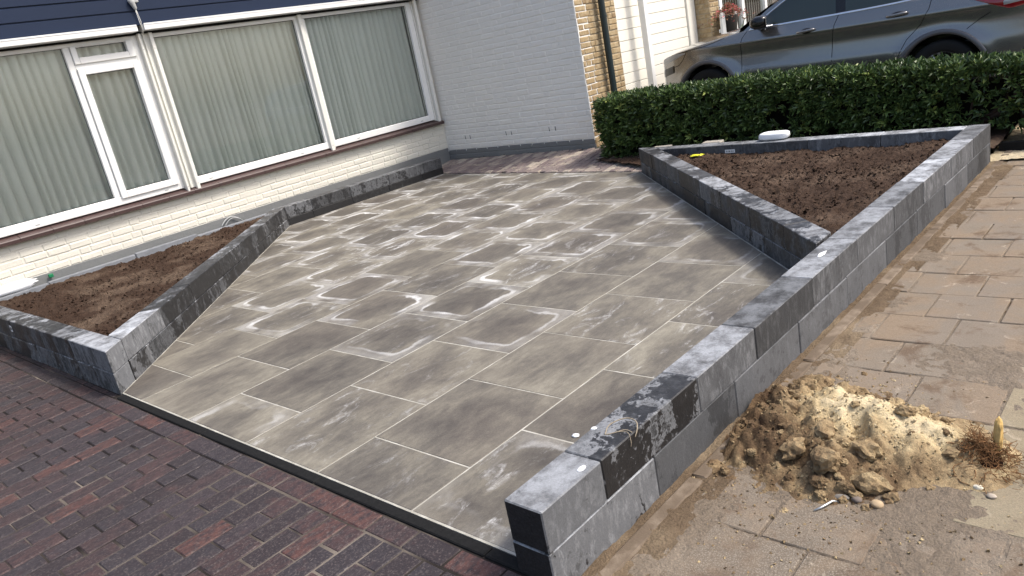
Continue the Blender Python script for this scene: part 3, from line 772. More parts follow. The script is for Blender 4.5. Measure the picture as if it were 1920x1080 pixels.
# ------------------------------------------------------------------ neighbour's house
NY = 5.75
nb = empty('neighbour_house', (9.5, NY, 0)); tag(nb, 'tan brick neighbouring house with cream garage door and dark downpipe', 'house')
NO = Vector((9.5, NY, 0))
def nbox(name, x0, x1, y0, y1, z0, z1, mat, par=None, bev=.003):
    return bm_obj(name, box_bm(x0-NO.x, x1-NO.x, y0-NO.y, y1-NO.y, z0, z1, bev), mat, par or nb)
nbox('masonry', 7.7555, 8.60, NY+.008, NY+2.6, -.15, 3.2, TANJ, bev=0)
brick_face(nb, 7.757, 8.60, .02, 2.35, lambda u, z: (u, NY, z), lambda z: TAN, limit=140, joint=.010)
gd = nbox('garage_door', 8.55, 10.86, 6.045, 6.09, 0, 2.6, CREAMD, None, 0)
for k in range(18): nbox('door_panel', 8.56, 10.855, 6.02, 6.047, .005+.142*k, .005+.142*(k+1)-.006, CREAMD, gd, .005)
nbox('door_frame', 10.86, 11.09, 5.99, 6.09, 0, 2.6, CREAMD, None, .005)
nbox('post', 9.355, 9.445, 5.80, 5.89, -.05, 2.8, WHITE, None, .005)
nbox('carport_beam', 8.0, 12.0, 5.78, 5.92, 2.8, 3.0, WHITE, None, .005)
nbox('masonry', 11.099, 11.40, NY+.008, 6.3, -.1, 3.2, TANJ, bev=0)
brick_face(nb, 11.098, 11.40, .7, 2.2, lambda u, z: (u, NY, z), lambda z: TAN, limit=70, joint=.010)
brick_face(nb, NY+.005, 6.0, .7, 2.2, lambda u, z: (11.098-.006, u, z), lambda z: TAN, axis='x', limit=60, joint=.010)
# downpipe with brackets and shoe
bm = bmesh.new(); tube_bm(bm, [(8.205-NO.x, -.075, z) for z in (.16, .5, 1.2, 3.1)], .041, 16); dp = bm_obj('downpipe', bm, PIPE, nb, True, sharp=40)
bm = bmesh.new(); tube_bm(bm, [(8.205-NO.x, -.075, .0), (8.205-NO.x, -.075, .175)], .05, 16); bm_obj('pipe_shoe', bm, simple('grey_pipe_shoe', (.22, .2, .19), .7), nb, True, sharp=40)
for z in (.55, 1.62): 
    bm = bmesh.new(); tube_bm(bm, [(8.205-NO.x, -.075, z), (8.205-NO.x, -.075, z+.03)], .046, 16); bm_obj('pipe_clip', bm, PIPE, dp, True, sharp=40)
# glazed porch of the next house with vertical blinds
nw = empty('neighbour_window', (13.0, 6.4, 0)); tag(nw, 'white framed window with pale vertical blinds behind the car', 'window')
box('wall_below', -1.6, 3.0, .02, .2, -.1, .7, TANJ, nw); box('wall_above', -1.6, 3.0, .02, .2, 2.4, 3.2, TANJ, nw)
box('room', -1.6, 3.0, .5, .55, .5, 2.5, ROOM, nw)
bm = bmesh.new()
for a in (-1.55, -1.02, -.30, .55, 1.5, 2.9): add_box(bm, a-.05, a+.05, -.03, .05, .7, 2.4)
add_box(bm, -1.6, 2.95, -.028, .048, .66, .74); add_box(bm, -1.6, 2.95, -.028, .048, 2.36, 2.44); bm_obj('window_frame', bm, WHITE, nw)
for k in range(48):
    bm = bmesh.new(); add_box(bm, -.040, .040, -.0015, .0015, .75, 2.35); o = bm_obj('blind_slat', bm, CURT, nw, loc=(-1.52+.094*k, .16, 0)); o.rotation_euler.z = .35
mesh_obj('pane', [(-1.55, .02, .72), (2.9, .02, .72), (2.9, .02, 2.38), (-1.55, .02, 2.38)], [(0, 1, 2, 3)], GLASS, nw)

# driveway under the car
dv = prism('driveway', [(8.06, -8), (14, -8), (14, 6.05), (8.06, 6.05)], -.12, .012, simple('grey_driveway', (.19, .175, .16), .9, .15, 0, .2, 9., .4), None, 0, origin=(8, 0)); tag(dv, kind='structure')

# ------------------------------------------------------------------ clipped evergreen hedge
def build_hedge():
    r = random.Random(11)
    root = empty('hedge', (7.55, 3.0, .05)); tag(root, 'clipped dark green evergreen hedge between the soil bed and the car', 'hedge')
    X0, X1, Y0, Y1, Z0, Z1 = 7.27, 7.86, -.4, 5.30, .08, .69
    V = []; F = []; S = []
    def bulge(y, z): return .05*mnoise.noise(Vector((y*2.3, z*3, 1)))+.03*mnoise.noise(Vector((y*6, z*7, 5)))
    def leaf(p, d, L, W, sh):
        d = d.normalized(); s = d.cross(Vector((r.uniform(-1, 1), r.uniform(-1, 1), r.uniform(-.2, 1)))).normalized(); nn = s.cross(d).normalized()
        if nn.z < 0 and r.random() < .8: s = -s; nn = -nn
        b = len(V); fold = W*.35; curl = L*r.uniform(.05, .25)
        V.extend([p, p+d*L*.35+s*W*.5+nn*fold, p+d*L*.72+s*W*.40+nn*(fold*.8-curl*.4), p+d*L-nn*curl, p+d*L*.72-s*W*.40+nn*(fold*.8-curl*.4), p+d*L*.35-s*W*.5+nn*fold, p+d*L*.5-nn*curl*.15])
        F.extend([(b, b+1, b+6), (b+1, b+2, b+6), (b+2, b+3, b+6), (b+3, b+4, b+6), (b+4, b+5, b+6), (b+5, b, b+6)])
        S.extend([sh]*7)
    def top(y): return Z1-.052*max(0, 3.1-y)
    def spray(p, n_, outv, size=1.):
        k = r.randint(4, 7); base = min(1, max(0, r.gauss(.42, .2)))
        if r.random() < .03: base = r.uniform(.85, 1)
        ax = (outv+Vector((r.gauss(0, .45), r.gauss(0, .45), r.gauss(.25, .35)))).normalized()
        t1 = ax.orthogonal().normalized(); t2 = ax.cross(t1); a0 = r.uniform(0, 6.3)
        for i in range(k):
            an = a0+i*2.4; sp = r.uniform(.45, 1.05)
            d = ax+sp*(math.cos(an)*t1+math.sin(an)*t2)
            leaf(p+ax*(.006*i), d, size*r.uniform(.05, .09), size*r.uniform(.018, .030), min(1, max(0, base+r.gauss(0, .1))))
    def thin(y, z):                       # bare places where branches show
        d = 1.
        if y < 1.75 and z < .52: d *= max(.4, (y-1.15)/.9 if y > 1.15 else .4)
        if abs(y-3.05-.3*z) < .13 and z < .5: d *= .35
        if z < .2: d *= .55
        return d
    n_front = 2900
    for _ in range(n_front):
        y = r.uniform(Y0, Y1); z = r.uniform(Z0-.02, top(y))
        if r.random() > thin(y, z): continue
        p = Vector((X0+bulge(y, z)+abs(r.gauss(0, .05)), y, z)); spray(p, 1, Vector((-1, 0, .25)))
    for _ in range(2500):
        y = r.uniform(Y0, Y1); x = r.uniform(X0, X1)
        p = Vector((x, y, top(y)+.03*mnoise.noise(Vector((x*5, y*3, 2)))-abs(r.gauss(0, .035)))); spray(p, 1, Vector((0, 0, 1)))
    for _ in range(900):
        y = r.uniform(Y0, Y1); z = r.uniform(Z0, top(y)); spray(Vector((X1-bulge(y, z)-abs(r.gauss(0, .05)), y, z)), 1, Vector((1, 0, .25)))
    for _ in range(420):
        x = r.uniform(X0, X1); z = r.uniform(Z0, Z1); p = Vector((x, Y1+bulge(x, z)-abs(r.gauss(0, .05)), z)); spray(p, 1, Vector((0, 1, .25)))
    o_ = Vector((7.55, 3.0, .05))
    fo = mesh_obj('foliage', [tuple(v-o_) for v in V], F, LEAF, root, False); fo['kind'] = 'stuff'
    at = fo.data.attributes.new('shade', 'FLOAT_COLOR', 'POINT')
    at.data.foreach_set('color', [c for s in S for c in (s, s, s, 1.)])
    # stems and twigs inside
    y = Y0+.2
    while y < Y1-.1:
        bm = bmesh.new(); x = r.uniform(7.5, 7.62); pts = [(x-7.55, y-3, .0-.05)]; a = r.uniform(-.5, .5)
        for k in range(1, 6): pts.append((x-7.55+r.gauss(0, .03), y-3+a*.09*k+r.gauss(0, .012), .1*k-.05))
        tube_bm(bm, pts, [.022, .018, .015, .012, .009, .006], 7)
        for _ in range(7):
            k = r.randint(1, 5); s_ = Vector(pts[k]); e = s_+Vector((r.uniform(-.26, .16), r.uniform(-.22, .22), r.uniform(.02, .22)))
            tube_bm(bm, [s_, (s_+e)/2+Vector((0, 0, .02)), e], [.007, .005, .003], 5)
        bm_obj('stem', bm, BARK, root, True); y += r.uniform(.22, .34)
    # the leaning bare limb at the street end
    for pts, rad in (([(7.42, 1.62, .05), (7.38, 1.40, .20), (7.36, 1.12, .31), (7.36, .80, .39), (7.4, .4, .44)], [.034, .034, .032, .028, .02]),
                     ([(7.36, 1.42, .20), (7.34, 1.2, .37), (7.34, .9, .45), (7.36, .6, .5)], [.018, .017, .014, .01]),
                     ([(7.38, 1.3, .25), (7.33, 1.27, .42), (7.34, 1.18, .6)], [.012, .010, .006]), ([(7.36, 1.0, .34), (7.33, .96, .5), (7.36, .98, .66)], [.012, .01, .006]),
                     ([(7.44, 1.58, .06), (7.36, 1.55, .22), (7.33, 1.52, .36)], [.013, .010, .006]), ([(7.37, 1.15, .3), (7.32, .98, .29), (7.3, .8, .22)], [.011, .009, .006])):
        bm = bmesh.new(); tube_bm(bm, [Vector(p)-o_ for p in pts], rad, 9); bm_obj('limb', bm, BARK, root, True)
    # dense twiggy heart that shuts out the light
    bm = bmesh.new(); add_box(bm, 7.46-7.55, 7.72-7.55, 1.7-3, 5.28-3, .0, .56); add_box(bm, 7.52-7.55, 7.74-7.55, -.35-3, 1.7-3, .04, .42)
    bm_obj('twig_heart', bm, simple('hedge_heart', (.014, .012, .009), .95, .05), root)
build_hedge()

# ------------------------------------------------------------------ grey sport utility car
def build_car():
    YF = 5.60; XC = 9.905                      # nose at y = YF, centre line x = XC, side towards the terrace at x = 9.0
    root = empty('parked_car', (XC, 3.4, .07)); tag(root, 'metallic dark grey sport utility car parked nose-in behind the hedge', 'car')
    tilt = .016                                 # the drive climbs a little towards the garage
    paint = MT('grey_metallic_paint', .26, .5); n_ = paint.noise(paint.pos, 900., 1)
    paint.set(Base_Color=paint.mix(n_, (.19, .186, .18), (.27, .265, .258)), Metallic=.78)
    paint.b.inputs['Coat Weight'].default_value = .8; paint.b.inputs['Coat Roughness'].default_value = .04
    black = simple('gloss_black', (.008, .008, .009), .18, .5, 0, .05); rubber = simple('tyre_rubber', (.014, .014, .014), .8, .2)
    trimm = simple('grey_trim', (.10, .10, .105), .4, .5, .3, .05); chrome = simple('chrome_strip', (.75, .76, .78), .16, .5, 1., .02)
    cglass = MT('car_glass', .02, .6); cglass.set(Base_Color=(.03, .042, .04))
    lampg = MT('lamp_lens', .08, .6); lampg.set(Base_Color=(.30, .31, .32)); lampg.b.inputs['Coat Weight'].default_value = .6
    redl = MT('red_lens', .1, .6); redl.set(Base_Color=(.22, .008, .014)); redl.b.inputs['Coat Weight'].default_value = .7
    alloy = simple('alloy_rim', (.22, .22, .23), .35, .5, .8, .05)
    AX = (.80, 3.45); RAD = .405; AZ = .335
    ztop = [(0, .70), (.06, .79), (.15, .845), (.31, .895), (.55, .94), (.9, .995), (1.2, 1.04), (1.38, 1.062), (2.4, 1.082), (3.3, 1.11), (3.8, 1.125), (4.1, 1.11), (4.3, 1.06), (4.39, .98)]
    hw = [(0, .56), (.05, .66), (.14, .765), (.3, .845), (.55, .888), (.9, .903), (1.5, .905), (3.4, .905), (3.8, .897), (4.05, .868), (4.22, .81), (4.33, .72), (4.39, .60)]
    prof = [(.18, .07), (.30, .035), (.50, .004), (.60, .0), (.68, .016), (.80, .030), (.90, .012), (.935, .0), (.96, .006), (1.06, .05), (1.2, .10)]
    def W(s, z):
        w_ = sm_interp(s, hw)
        ins = sm_interp(z-.02*(s-2.2)*.6, prof)*min(1, max(.25, s/1.2))*min(1, max(.3, (4.5-s)/.7))
        fl = 0
        for a in AX:
            dd = math.hypot(s-a, z-AZ); fl += .022*math.exp(-((dd-RAD-.02)/.075)**2)
        return w_-ins+fl
    def pt(s, x, z): return (x, (YF-s)-3.4, z+.03*0+(2.2-s)*tilt)
    NS, NZ, NT = 150, 46, 12
    zbot = lambda s: .22+.10*max(0, .3-s)/.3+.12*max(0, s-4.0)/.39
    V = []; F = []; uv = {}
    def side(s, t): z = zbot(s)+(sm_interp(s, ztop)-zbot(s))*t; return z
    SS = []
    for i in range(NS+1): SS.append(4.39*(i/NS))
    grid = {}
    for sg in (-1, 1):
        for i, s in enumerate(SS):
            for k in range(NZ+1):
                z = side(s, k/NZ); ss = s
                for a in AX:                       # snap to the arch
                    dd = math.hypot(s-a, z-AZ)
                    if abs(dd-RAD) < .016 and z > .2: ss = a+(s-a)*RAD/dd; z = AZ+(z-AZ)*RAD/dd
                grid[sg, i, k] = len(V); V.append(pt(ss, sg*W(ss, z), z)); uv[len(V)-1] = (ss, z)
            for q in range(1, NT+1):               # over the bonnet / waist to the centre line
                u = q/NT; z = sm_interp(s, ztop); wz = W(s, z)
                crown = (.075 if s < 1.5 else .03)*min(1, .25+s/.5)
                grid[sg, i, NZ+q] = len(V); V.append(pt(s, sg*wz*(1-u), z+crown*(1-(1-u)**2.2)))
    for sg in (-1, 1):
        for i in range(NS):
            for k in range(NZ+NT):
                q = [grid[sg, i, k], grid[sg, i+1, k], grid[sg, i+1, k+1], grid[sg, i, k+1]]
                if k < NZ:
                    cs = sum(uv[v][0] for v in q)/4; cz = sum(uv[v][1] for v in q)/4
                    if any(math.hypot(cs-a, cz-AZ) < RAD-.002 for a in AX): continue
                F.append(q if sg > 0 else q[::-1])
    body = mesh_obj('body', V, F, paint, root, True)
    for nm, i in (('front_fascia', 0), ('rear_fascia', NS)):
        ring = [grid[-1, i, k] for k in range(NZ+NT+1)]+[grid[1, i, k] for k in range(NZ+NT-1, -1, -1)]
        mesh_obj(nm, [V[v] for v in ring], [tuple(range(len(ring)))], black if i == 0 else paint, root)
    mesh_obj('underbody', [pt(.5, -.72, .26), pt(.5, .72, .26), pt(4.0, .72, .26), pt(4.0, -.72, .26), pt(.5, -.72, .62), pt(.5, .72, .62), pt(4.0, .72, .62), pt(4.0, -.72, .62)],
             [(0, 1, 2, 3), (4, 5, 6, 7), (0, 1, 5, 4), (1, 2, 6, 5), (2, 3, 7, 6), (3, 0, 4, 7)], black, root)
    def strip(name, path, w_, mat, sg=-1, lift=.004, par=None, closed=False):
        """ribbon on the body side following (s, z) points"""
        vs_, fs = [], []
        for i, (s, z) in enumerate(path):
            a = path[max(i-1, 0)]; b = path[min(i+1, len(path)-1)]; d = Vector((b[0]-a[0], b[1]-a[1])).normalized(); n2 = Vector((-d.y, d.x))
            for e, l in ((-.5, -.0005), (-.3, lift), (.3, lift), (.5, -.0005)):
                s2, z2 = s+n2.x*w_*e, z+n2.y*w_*e; vs_.append(pt(s2, sg*(Wg(s2, z2)+l), z2))
        for i in range(len(path)-1):
            for k in range(3): fs.append((i*4+k, i*4+k+1, (i+1)*4+k+1, (i+1)*4+k))
        return mesh_obj(name, vs_, fs, mat, par or root, True)
    def roofz(s): return sm_interp(s, [(1.2, 1.05), (1.6, 1.30), (2.0, 1.49), (2.4, 1.565), (3.0, 1.59), (3.6, 1.565), (4.0, 1.49), (4.2, 1.34), (4.3, 1.12)])
    def Wg(s, z):                                  # half width including the tapering glasshouse
        zt = sm_interp(s, ztop)
        return W(s, z) if z <= zt else W(s, zt)-.008-(z-zt)*.36-.25*max(0, z-1.42)**1.3
    seam = simple('panel_gap', (.004, .004, .004), .9, .05)
    for sg in (-1, 1):
        for path in ([(1.36, 1.055), (1.30, .98), (1.275, .86), (1.27, .6), (1.29, .4), (1.34, .27)],
                     [(2.43, 1.075), (2.395, .99), (2.36, .86), (2.345, .6), (2.34, .27)], [(3.36, 1.10), (3.34, 1.0), (3.26, .86), (3.12, .72), (3.03, .55), (2.99, .35)],
                     [(3.885, .885), (3.80, .84), (3.72, .785), (3.68, .755)], [(.30, .895), (.55, .925), (.80, .952), (.95, .985), (1.08, 1.02)], [(.55, .93), (.47, .82), (.40, .76), (.30, .74)]):
            fine = []
            for (a, b), (c_, d_) in zip(path, path[1:]):
                for t in range(6): fine.append((a+(c_-a)*t/6, b+(d_-b)*t/6))
            strip('panel_gap', fine+[path[-1]], .008, seam, sg, .0006)
        # wheel-arch mouldings
        for a in AX:
            vs_, fs = [], []; n3 = 40
            for i in range(n3+1):
                an = -.25+(PI+.5)*i/n3
                for rr, l in ((RAD+.045, .002), (RAD+.040, .012), (RAD+.012, .015), (RAD-.004, .006), (RAD-.006, -.10)):
                    s_, z_ = a+rr*math.cos(an), AZ+rr*math.sin(an); vs_.append(pt(s_, sg*(W(s_, z_)+l), z_))
            for i in range(n3):
                for k in range(4): fs.append((i*5+k, i*5+k+1, (i+1)*5+k+1, (i+1)*5+k))
            mesh_obj('wheel_arch', vs_, fs, trimm, root, True)
            # dark liner of the wheel well
            vs_ = []; fs = []
            for i in range(n3+1):
                an = -.2+(PI+.4)*i/n3
                for l in (-.03, -.34): vs_.append(pt(a+(RAD-.003)*math.cos(an), sg*(W(a, .75)+l), AZ+(RAD-.003)*math.sin(an)))
            for i in range(n3): fs.append((2*i, 2*i+1, 2*i+3, 2*i+2))
            vs_.append(pt(a, sg*(W(a, .75)-.34), AZ)); c_ = len(vs_)-1
            for i in range(n3): fs.append((2*i+1, 2*i+3, c_))
            mesh_obj('wheel_well', vs_, fs, black, root)
            # wheel
            wh = empty('wheel', pt(a, sg*.785, .338)); wh.parent = root
            vs_, fs = [], []; pr = [(.215, .06), (.225, .095), (.245, .105), (.30, .11), (.325, .10), (.336, .07), (.338, 0), (.336, -.07), (.32, -.1), (.22, -.1)]; n3 = 36
            for i in range(n3):
                an = 2*PI*i/n3
                for r_, x_ in pr: vs_.append((sg*x_, r_*math.cos(an), r_*math.sin(an)))
            m_ = len(pr)
            for i in range(n3):
                for k in range(m_-1): fs.append((i*m_+k, ((i+1) % n3)*m_+k, ((i+1) % n3)*m_+k+1, i*m_+k+1))
            mesh_obj('tyre', vs_, fs, rubber, wh, True)
            bm = bmesh.new()
            for i in range(5):
                for off in (-.16, .16):
                    an = 2*PI*i/5; tube_bm(bm, [(sg*.075, .03*math.cos(an), .03*math.sin(an)), (sg*.085, .215*math.cos(an+off), .215*math.sin(an+off))], [.024, .016], 6)
            pr2 = [(.222, .095), (.212, .085), (.205, .0), (.205, -.08)]; base = []
            for i in range(n3):
                an = 2*PI*i/n3; base.append([bm.verts.new((sg*x_, r_*math.cos(an), r_*math.sin(an))) for r_, x_ in pr2])
            for i in range(n3):
                for k in range(3): bm.faces.new((base[i][k], base[(i+1) % n3][k], base[(i+1) % n3][k+1], base[i][k+1]))
            bmesh.ops.create_cone(bm, cap_ends=True, segments=20, radius1=.06, radius2=.05, depth=.05, matrix=Matrix.Translation((sg*.07, 0, 0)) @ Matrix.Rotation(PI/2, 4, 'Y'))
            bm_obj('rim', bm, alloy, wh, True, sharp=40)
        # glasshouse: outlines in (s, z) with the tumblehome of Wg
        def sheet(name, poly, mat, lift=0., par=None):
            return mesh_obj(name, [pt(s, sg*(Wg(s, z)+lift), z) for s, z in poly], [tuple(range(len(poly)))], mat, par or root)
        rl = lambda s: roofz(s)-.035
        sheet('side_window', [(1.40, 1.062), (1.62, 1.215), (1.85, 1.355), (2.05, 1.44), (2.22, 1.485), (2.36, 1.49), (2.40, 1.08)], cglass, -.004)
        sheet('side_window', [(2.50, 1.086), (2.47, 1.495), (2.9, 1.50), (3.25, 1.485), (3.30, 1.12)], cglass, -.004)
        sheet('quarter_window', [(3.36, 1.125), (3.33, 1.48), (3.52, 1.44), (3.74, 1.30), (3.80, 1.18)], cglass, -.004)
        sheet('pillar', [(2.40, 1.08), (2.36, 1.495), (2.47, 1.50), (2.50, 1.086)], black, -.003)
        top = [(1.30, 1.052)]+[(s, rl(s)) for s in (1.6, 1.8, 2.0, 2.2, 2.4, 2.7, 3.0, 3.3, 3.6, 3.9, 4.05, 4.2)]
        low = [(1.42, 1.07), (1.64, 1.215), (1.87, 1.355), (2.07, 1.44), (2.24, 1.485), (2.4, 1.492), (2.7, 1.50), (2.95, 1.50), (3.3, 1.48), (3.52, 1.44), (3.76, 1.28), (3.84, 1.13), (4.22, 1.085)]
        vs_, fs = [], []
        for (a, b), (c_, d_) in zip(top, low): vs_ += [pt(a, sg*Wg(a, b), b), pt(c_, sg*(Wg(c_, d_)), d_)]
        for i in range(len(top)-1): fs.append((2*i, 2*i+1, 2*i+3, 2*i+2))
        mesh_obj('roof_pillar', vs_, fs, paint, root, True)
        strip('chrome_strip', [(1.39, 1.066), (1.6, 1.073), (1.9, 1.079), (2.2, 1.084), (2.45, 1.089), (2.7, 1.094), (3.0, 1.105), (3.3, 1.122), (3.6, 1.15), (3.8, 1.19)], .02, chrome, sg, .006)
        strip('chrome_strip', [(1.385, 1.06), (1.5, 1.14), (1.63, 1.225), (1.75, 1.30), (1.87, 1.367), (2.0, 1.425), (2.12, 1.465), (2.24, 1.495), (2.4, 1.503), (2.7, 1.508), (3.0, 1.508), (3.3, 1.492), (3.5, 1.455)], .016, chrome, sg, .006)
        # door handles
        for s0, z0 in ((2.06, .955), (3.02, .985)):
            bm = bmesh.new(); bmesh.ops.create_uvsphere(bm, u_segments=16, v_segments=10, radius=1, matrix=Matrix.Diagonal((.012, .075, .036, 1))); cup = bm_obj('handle_recess', bm, black, root, True, loc=pt(s0+.03, sg*(W(s0, z0)-.004), z0))
            bm = bmesh.new(); tube_bm(bm, [(0, .10, -.005), (sg*.02, .085, -.003), (sg*.03, .03, 0), (sg*.03, -.06, .006), (sg*.02, -.10, .008), (0, -.115, .008)], [.008, .012, .014, .015, .013, .008], 8)
            bm_obj('door_handle', bm, paint, root, True, loc=pt(s0+.01, sg*W(s0, z0), z0+.004))
        # door mirror
        bm = bmesh.new(); bmesh.ops.create_uvsphere(bm, u_segments=20, v_segments=14, radius=1)
        for v in bm.verts:
            c_ = v.co; f_ = 1.0 if c_.y > 0 else .86
            v.co = Vector((math.copysign(abs(c_.x)**.72, c_.x)*.105, math.copysign(abs(c_.y)**.62, c_.y)*.115*f_, math.copysign(abs(c_.z)**.68, c_.z)*.075*(1 if c_.y < .3 else .88)))
        mir = bm_obj('door_mirror', bm, black, root, True, loc=pt(1.60, sg*1.0, 1.135))
        bm = bmesh.new(); tube_bm(bm, [(-sg*.13, .06, -.075), (-sg*.05, .04, -.06), (0, .02, -.05)], [.03, .028, .03], 8); bm_obj('mirror_arm', bm, black, mir, True)
        bm = bmesh.new(); add_box(bm, -.085, .085, -.107, -.102, -.055, .055); bm_obj('mirror_glass', bm, chrome, mir)
        # head and tail lamps follow the body side
        def patch(name, fsz, mat, ns=14, nz=6, lift=.004):
            vs_, fs = [], []
            for i in range(ns+1):
                for k in range(nz+1):
                    s, z = fsz(i/ns, k/nz); vs_.append(pt(s, sg*(W(s, z)+lift*(1 if 0 < i < ns and 0 < k < nz else -.3)), z))
            for i in range(ns):
                for k in range(nz): q = (i*(nz+1)+k, (i+1)*(nz+1)+k, (i+1)*(nz+1)+k+1, i*(nz+1)+k+1); fs.append(q)
            return mesh_obj(name, vs_, fs, mat, root, True)
        patch('headlight', lambda u, v: (.05+.48*u, (.735+.165*u)+(.085+.02*u)*(1-u**2.2)*v+.0), lampg)
        patch('headlight_surround', lambda u, v: (.03+.30*u, .60+.07*u+.10*v), black)
        patch('tail_lamp', lambda u, v: (3.66+.73*u, 1.055-.17*min(1, u*1.9)+.10*max(0, u-.5)+(.012+.10*min(1, u*2.2))*v), redl)
        patch('tail_lamp_lens', lambda u, v: (3.98+.30*u, .925+.035*u+.055*v), lampg, lift=.008)
        patch('bumper_insert', lambda u, v: (4.15+.23*u, .46+.17*v*min(1, .3+u*1.6)), black)
        patch('sill_trim', lambda u, v: (1.24+1.76*u, .235+.13*v), black, 20, 3, .006)
    vs_, fs = [], []; N2 = 34; M2 = 12                 # roof skin
    for i in range(N2+1):
        s = 2.02+(4.12-2.02)*i/N2
        for k in range(M2+1):
            u = -1+2*k/M2; zz = roofz(s)-.035; vs_.append(pt(s, u*Wg(s, zz), zz+.055*(1-u*u)))
    for i in range(N2):
        for k in range(M2): fs.append((i*(M2+1)+k, i*(M2+1)+k+1, (i+1)*(M2+1)+k+1, (i+1)*(M2+1)+k))
    mesh_obj('roof', vs_, fs, paint, root, True)
    for nm, a, b in (('windscreen', (1.24, 1.075), (2.02, 1.475)), ('rear_window', (4.12, 1.40), (4.27, 1.14))):
        vs_, fs = [], []
        for i in range(9):
            t = i/8; s = a[0]+(b[0]-a[0])*t; z = a[1]+(b[1]-a[1])*t+.03*math.sin(PI*t)
            for k in range(13): u = -1+k/6; vs_.append(pt(s-(.16*(1-u*u)*(1-t) if nm == 'windscreen' else 0), u*Wg(s, min(z, roofz(s)-.02)), z+.05*(1-u*u)*t))
        for i in range(8):
            for k in range(12): fs.append((i*13+k, i*13+k+1, (i+1)*13+k+1, (i+1)*13+k))
        mesh_obj(nm, vs_, fs, cglass, root, True)
    # number plate holder and grille bars on the nose (turned to the garage)
    for k in range(4):
        bm = box_bm(-.42, .42, -.012, .012, -.01, .01, .004); bm_obj('grille_bar', bm, chrome if k == 0 else black, root, loc=pt(-.004, 0, .46+.06*k))
build_car()

# ------------------------------------------------------------------ heap of sand and wet soil on the footpath
def G2(u, v, a, su, sv): return a*math.exp(-(u/su)**2-(v/sv)**2)
def heap_h(x, y):
    h = G2(x-2.47, y-.92, .135, .22, .23)+G2(x-2.44, y-.66, .085, .15, .17)+G2(x-2.50, y-1.17, .075, .30, .13)+G2(x-2.22, y-1.10, .06, .16, .14)+G2(x-2.20, y-.84, .065, .13, .15)+G2(x-2.46, y-.5, .035, .12, .1)
    msk = min(1, h/.05)
    b = abs(mnoise.noise(Vector((x*8, y*8, 1.7))))*.070+abs(mnoise.noise(Vector((x*19, y*19, 5.1))))*.042+abs(mnoise.noise(Vector((x*41, y*41, 2.2))))*.020
    rough = .35+.65*min(1, max(0, (1.15-(x-1.6)*.15-abs(y-1.15)*2.+abs(x-2.3)*.2)))
    smooth = G2(x-2.50, y-.90, .75, .13, .12)
    h += (b-.036)*msk*(rough+.35)*(1-smooth)
    du, dv = (x-2.36)*.93+(y-.84)*.36, -(x-2.36)*.36+(y-.84)*.93      # dent of a heel
    h -= .055*math.exp(-(du/.075)**4-(dv/.032)**4)
    thin_ = .012*fbm(x*4.5, y*4.5, 6, 4)+.0035*mnoise.noise(Vector((x*60, y*60, 1)))
    return h*1.0+thin_+.005*math.exp(-((x-2.35)/.45)**2-((y-.8)/.4)**2)-.016
def heap_mix(x, y):
    m_ = .40+G2(x-2.52, y-.88, .72, .17, .13)+G2(x-2.45, y-.62, .55, .14, .18)+G2(x-2.60, y-1.05, .3, .12, .1)-G2(x-2.3, y-1.25, .25, .4, .12)
    m_ -= G2(x-2.1, y-.75, .18, .1, .25)
    return m_+.28*fbm(x*6, y*6, 3, 3)
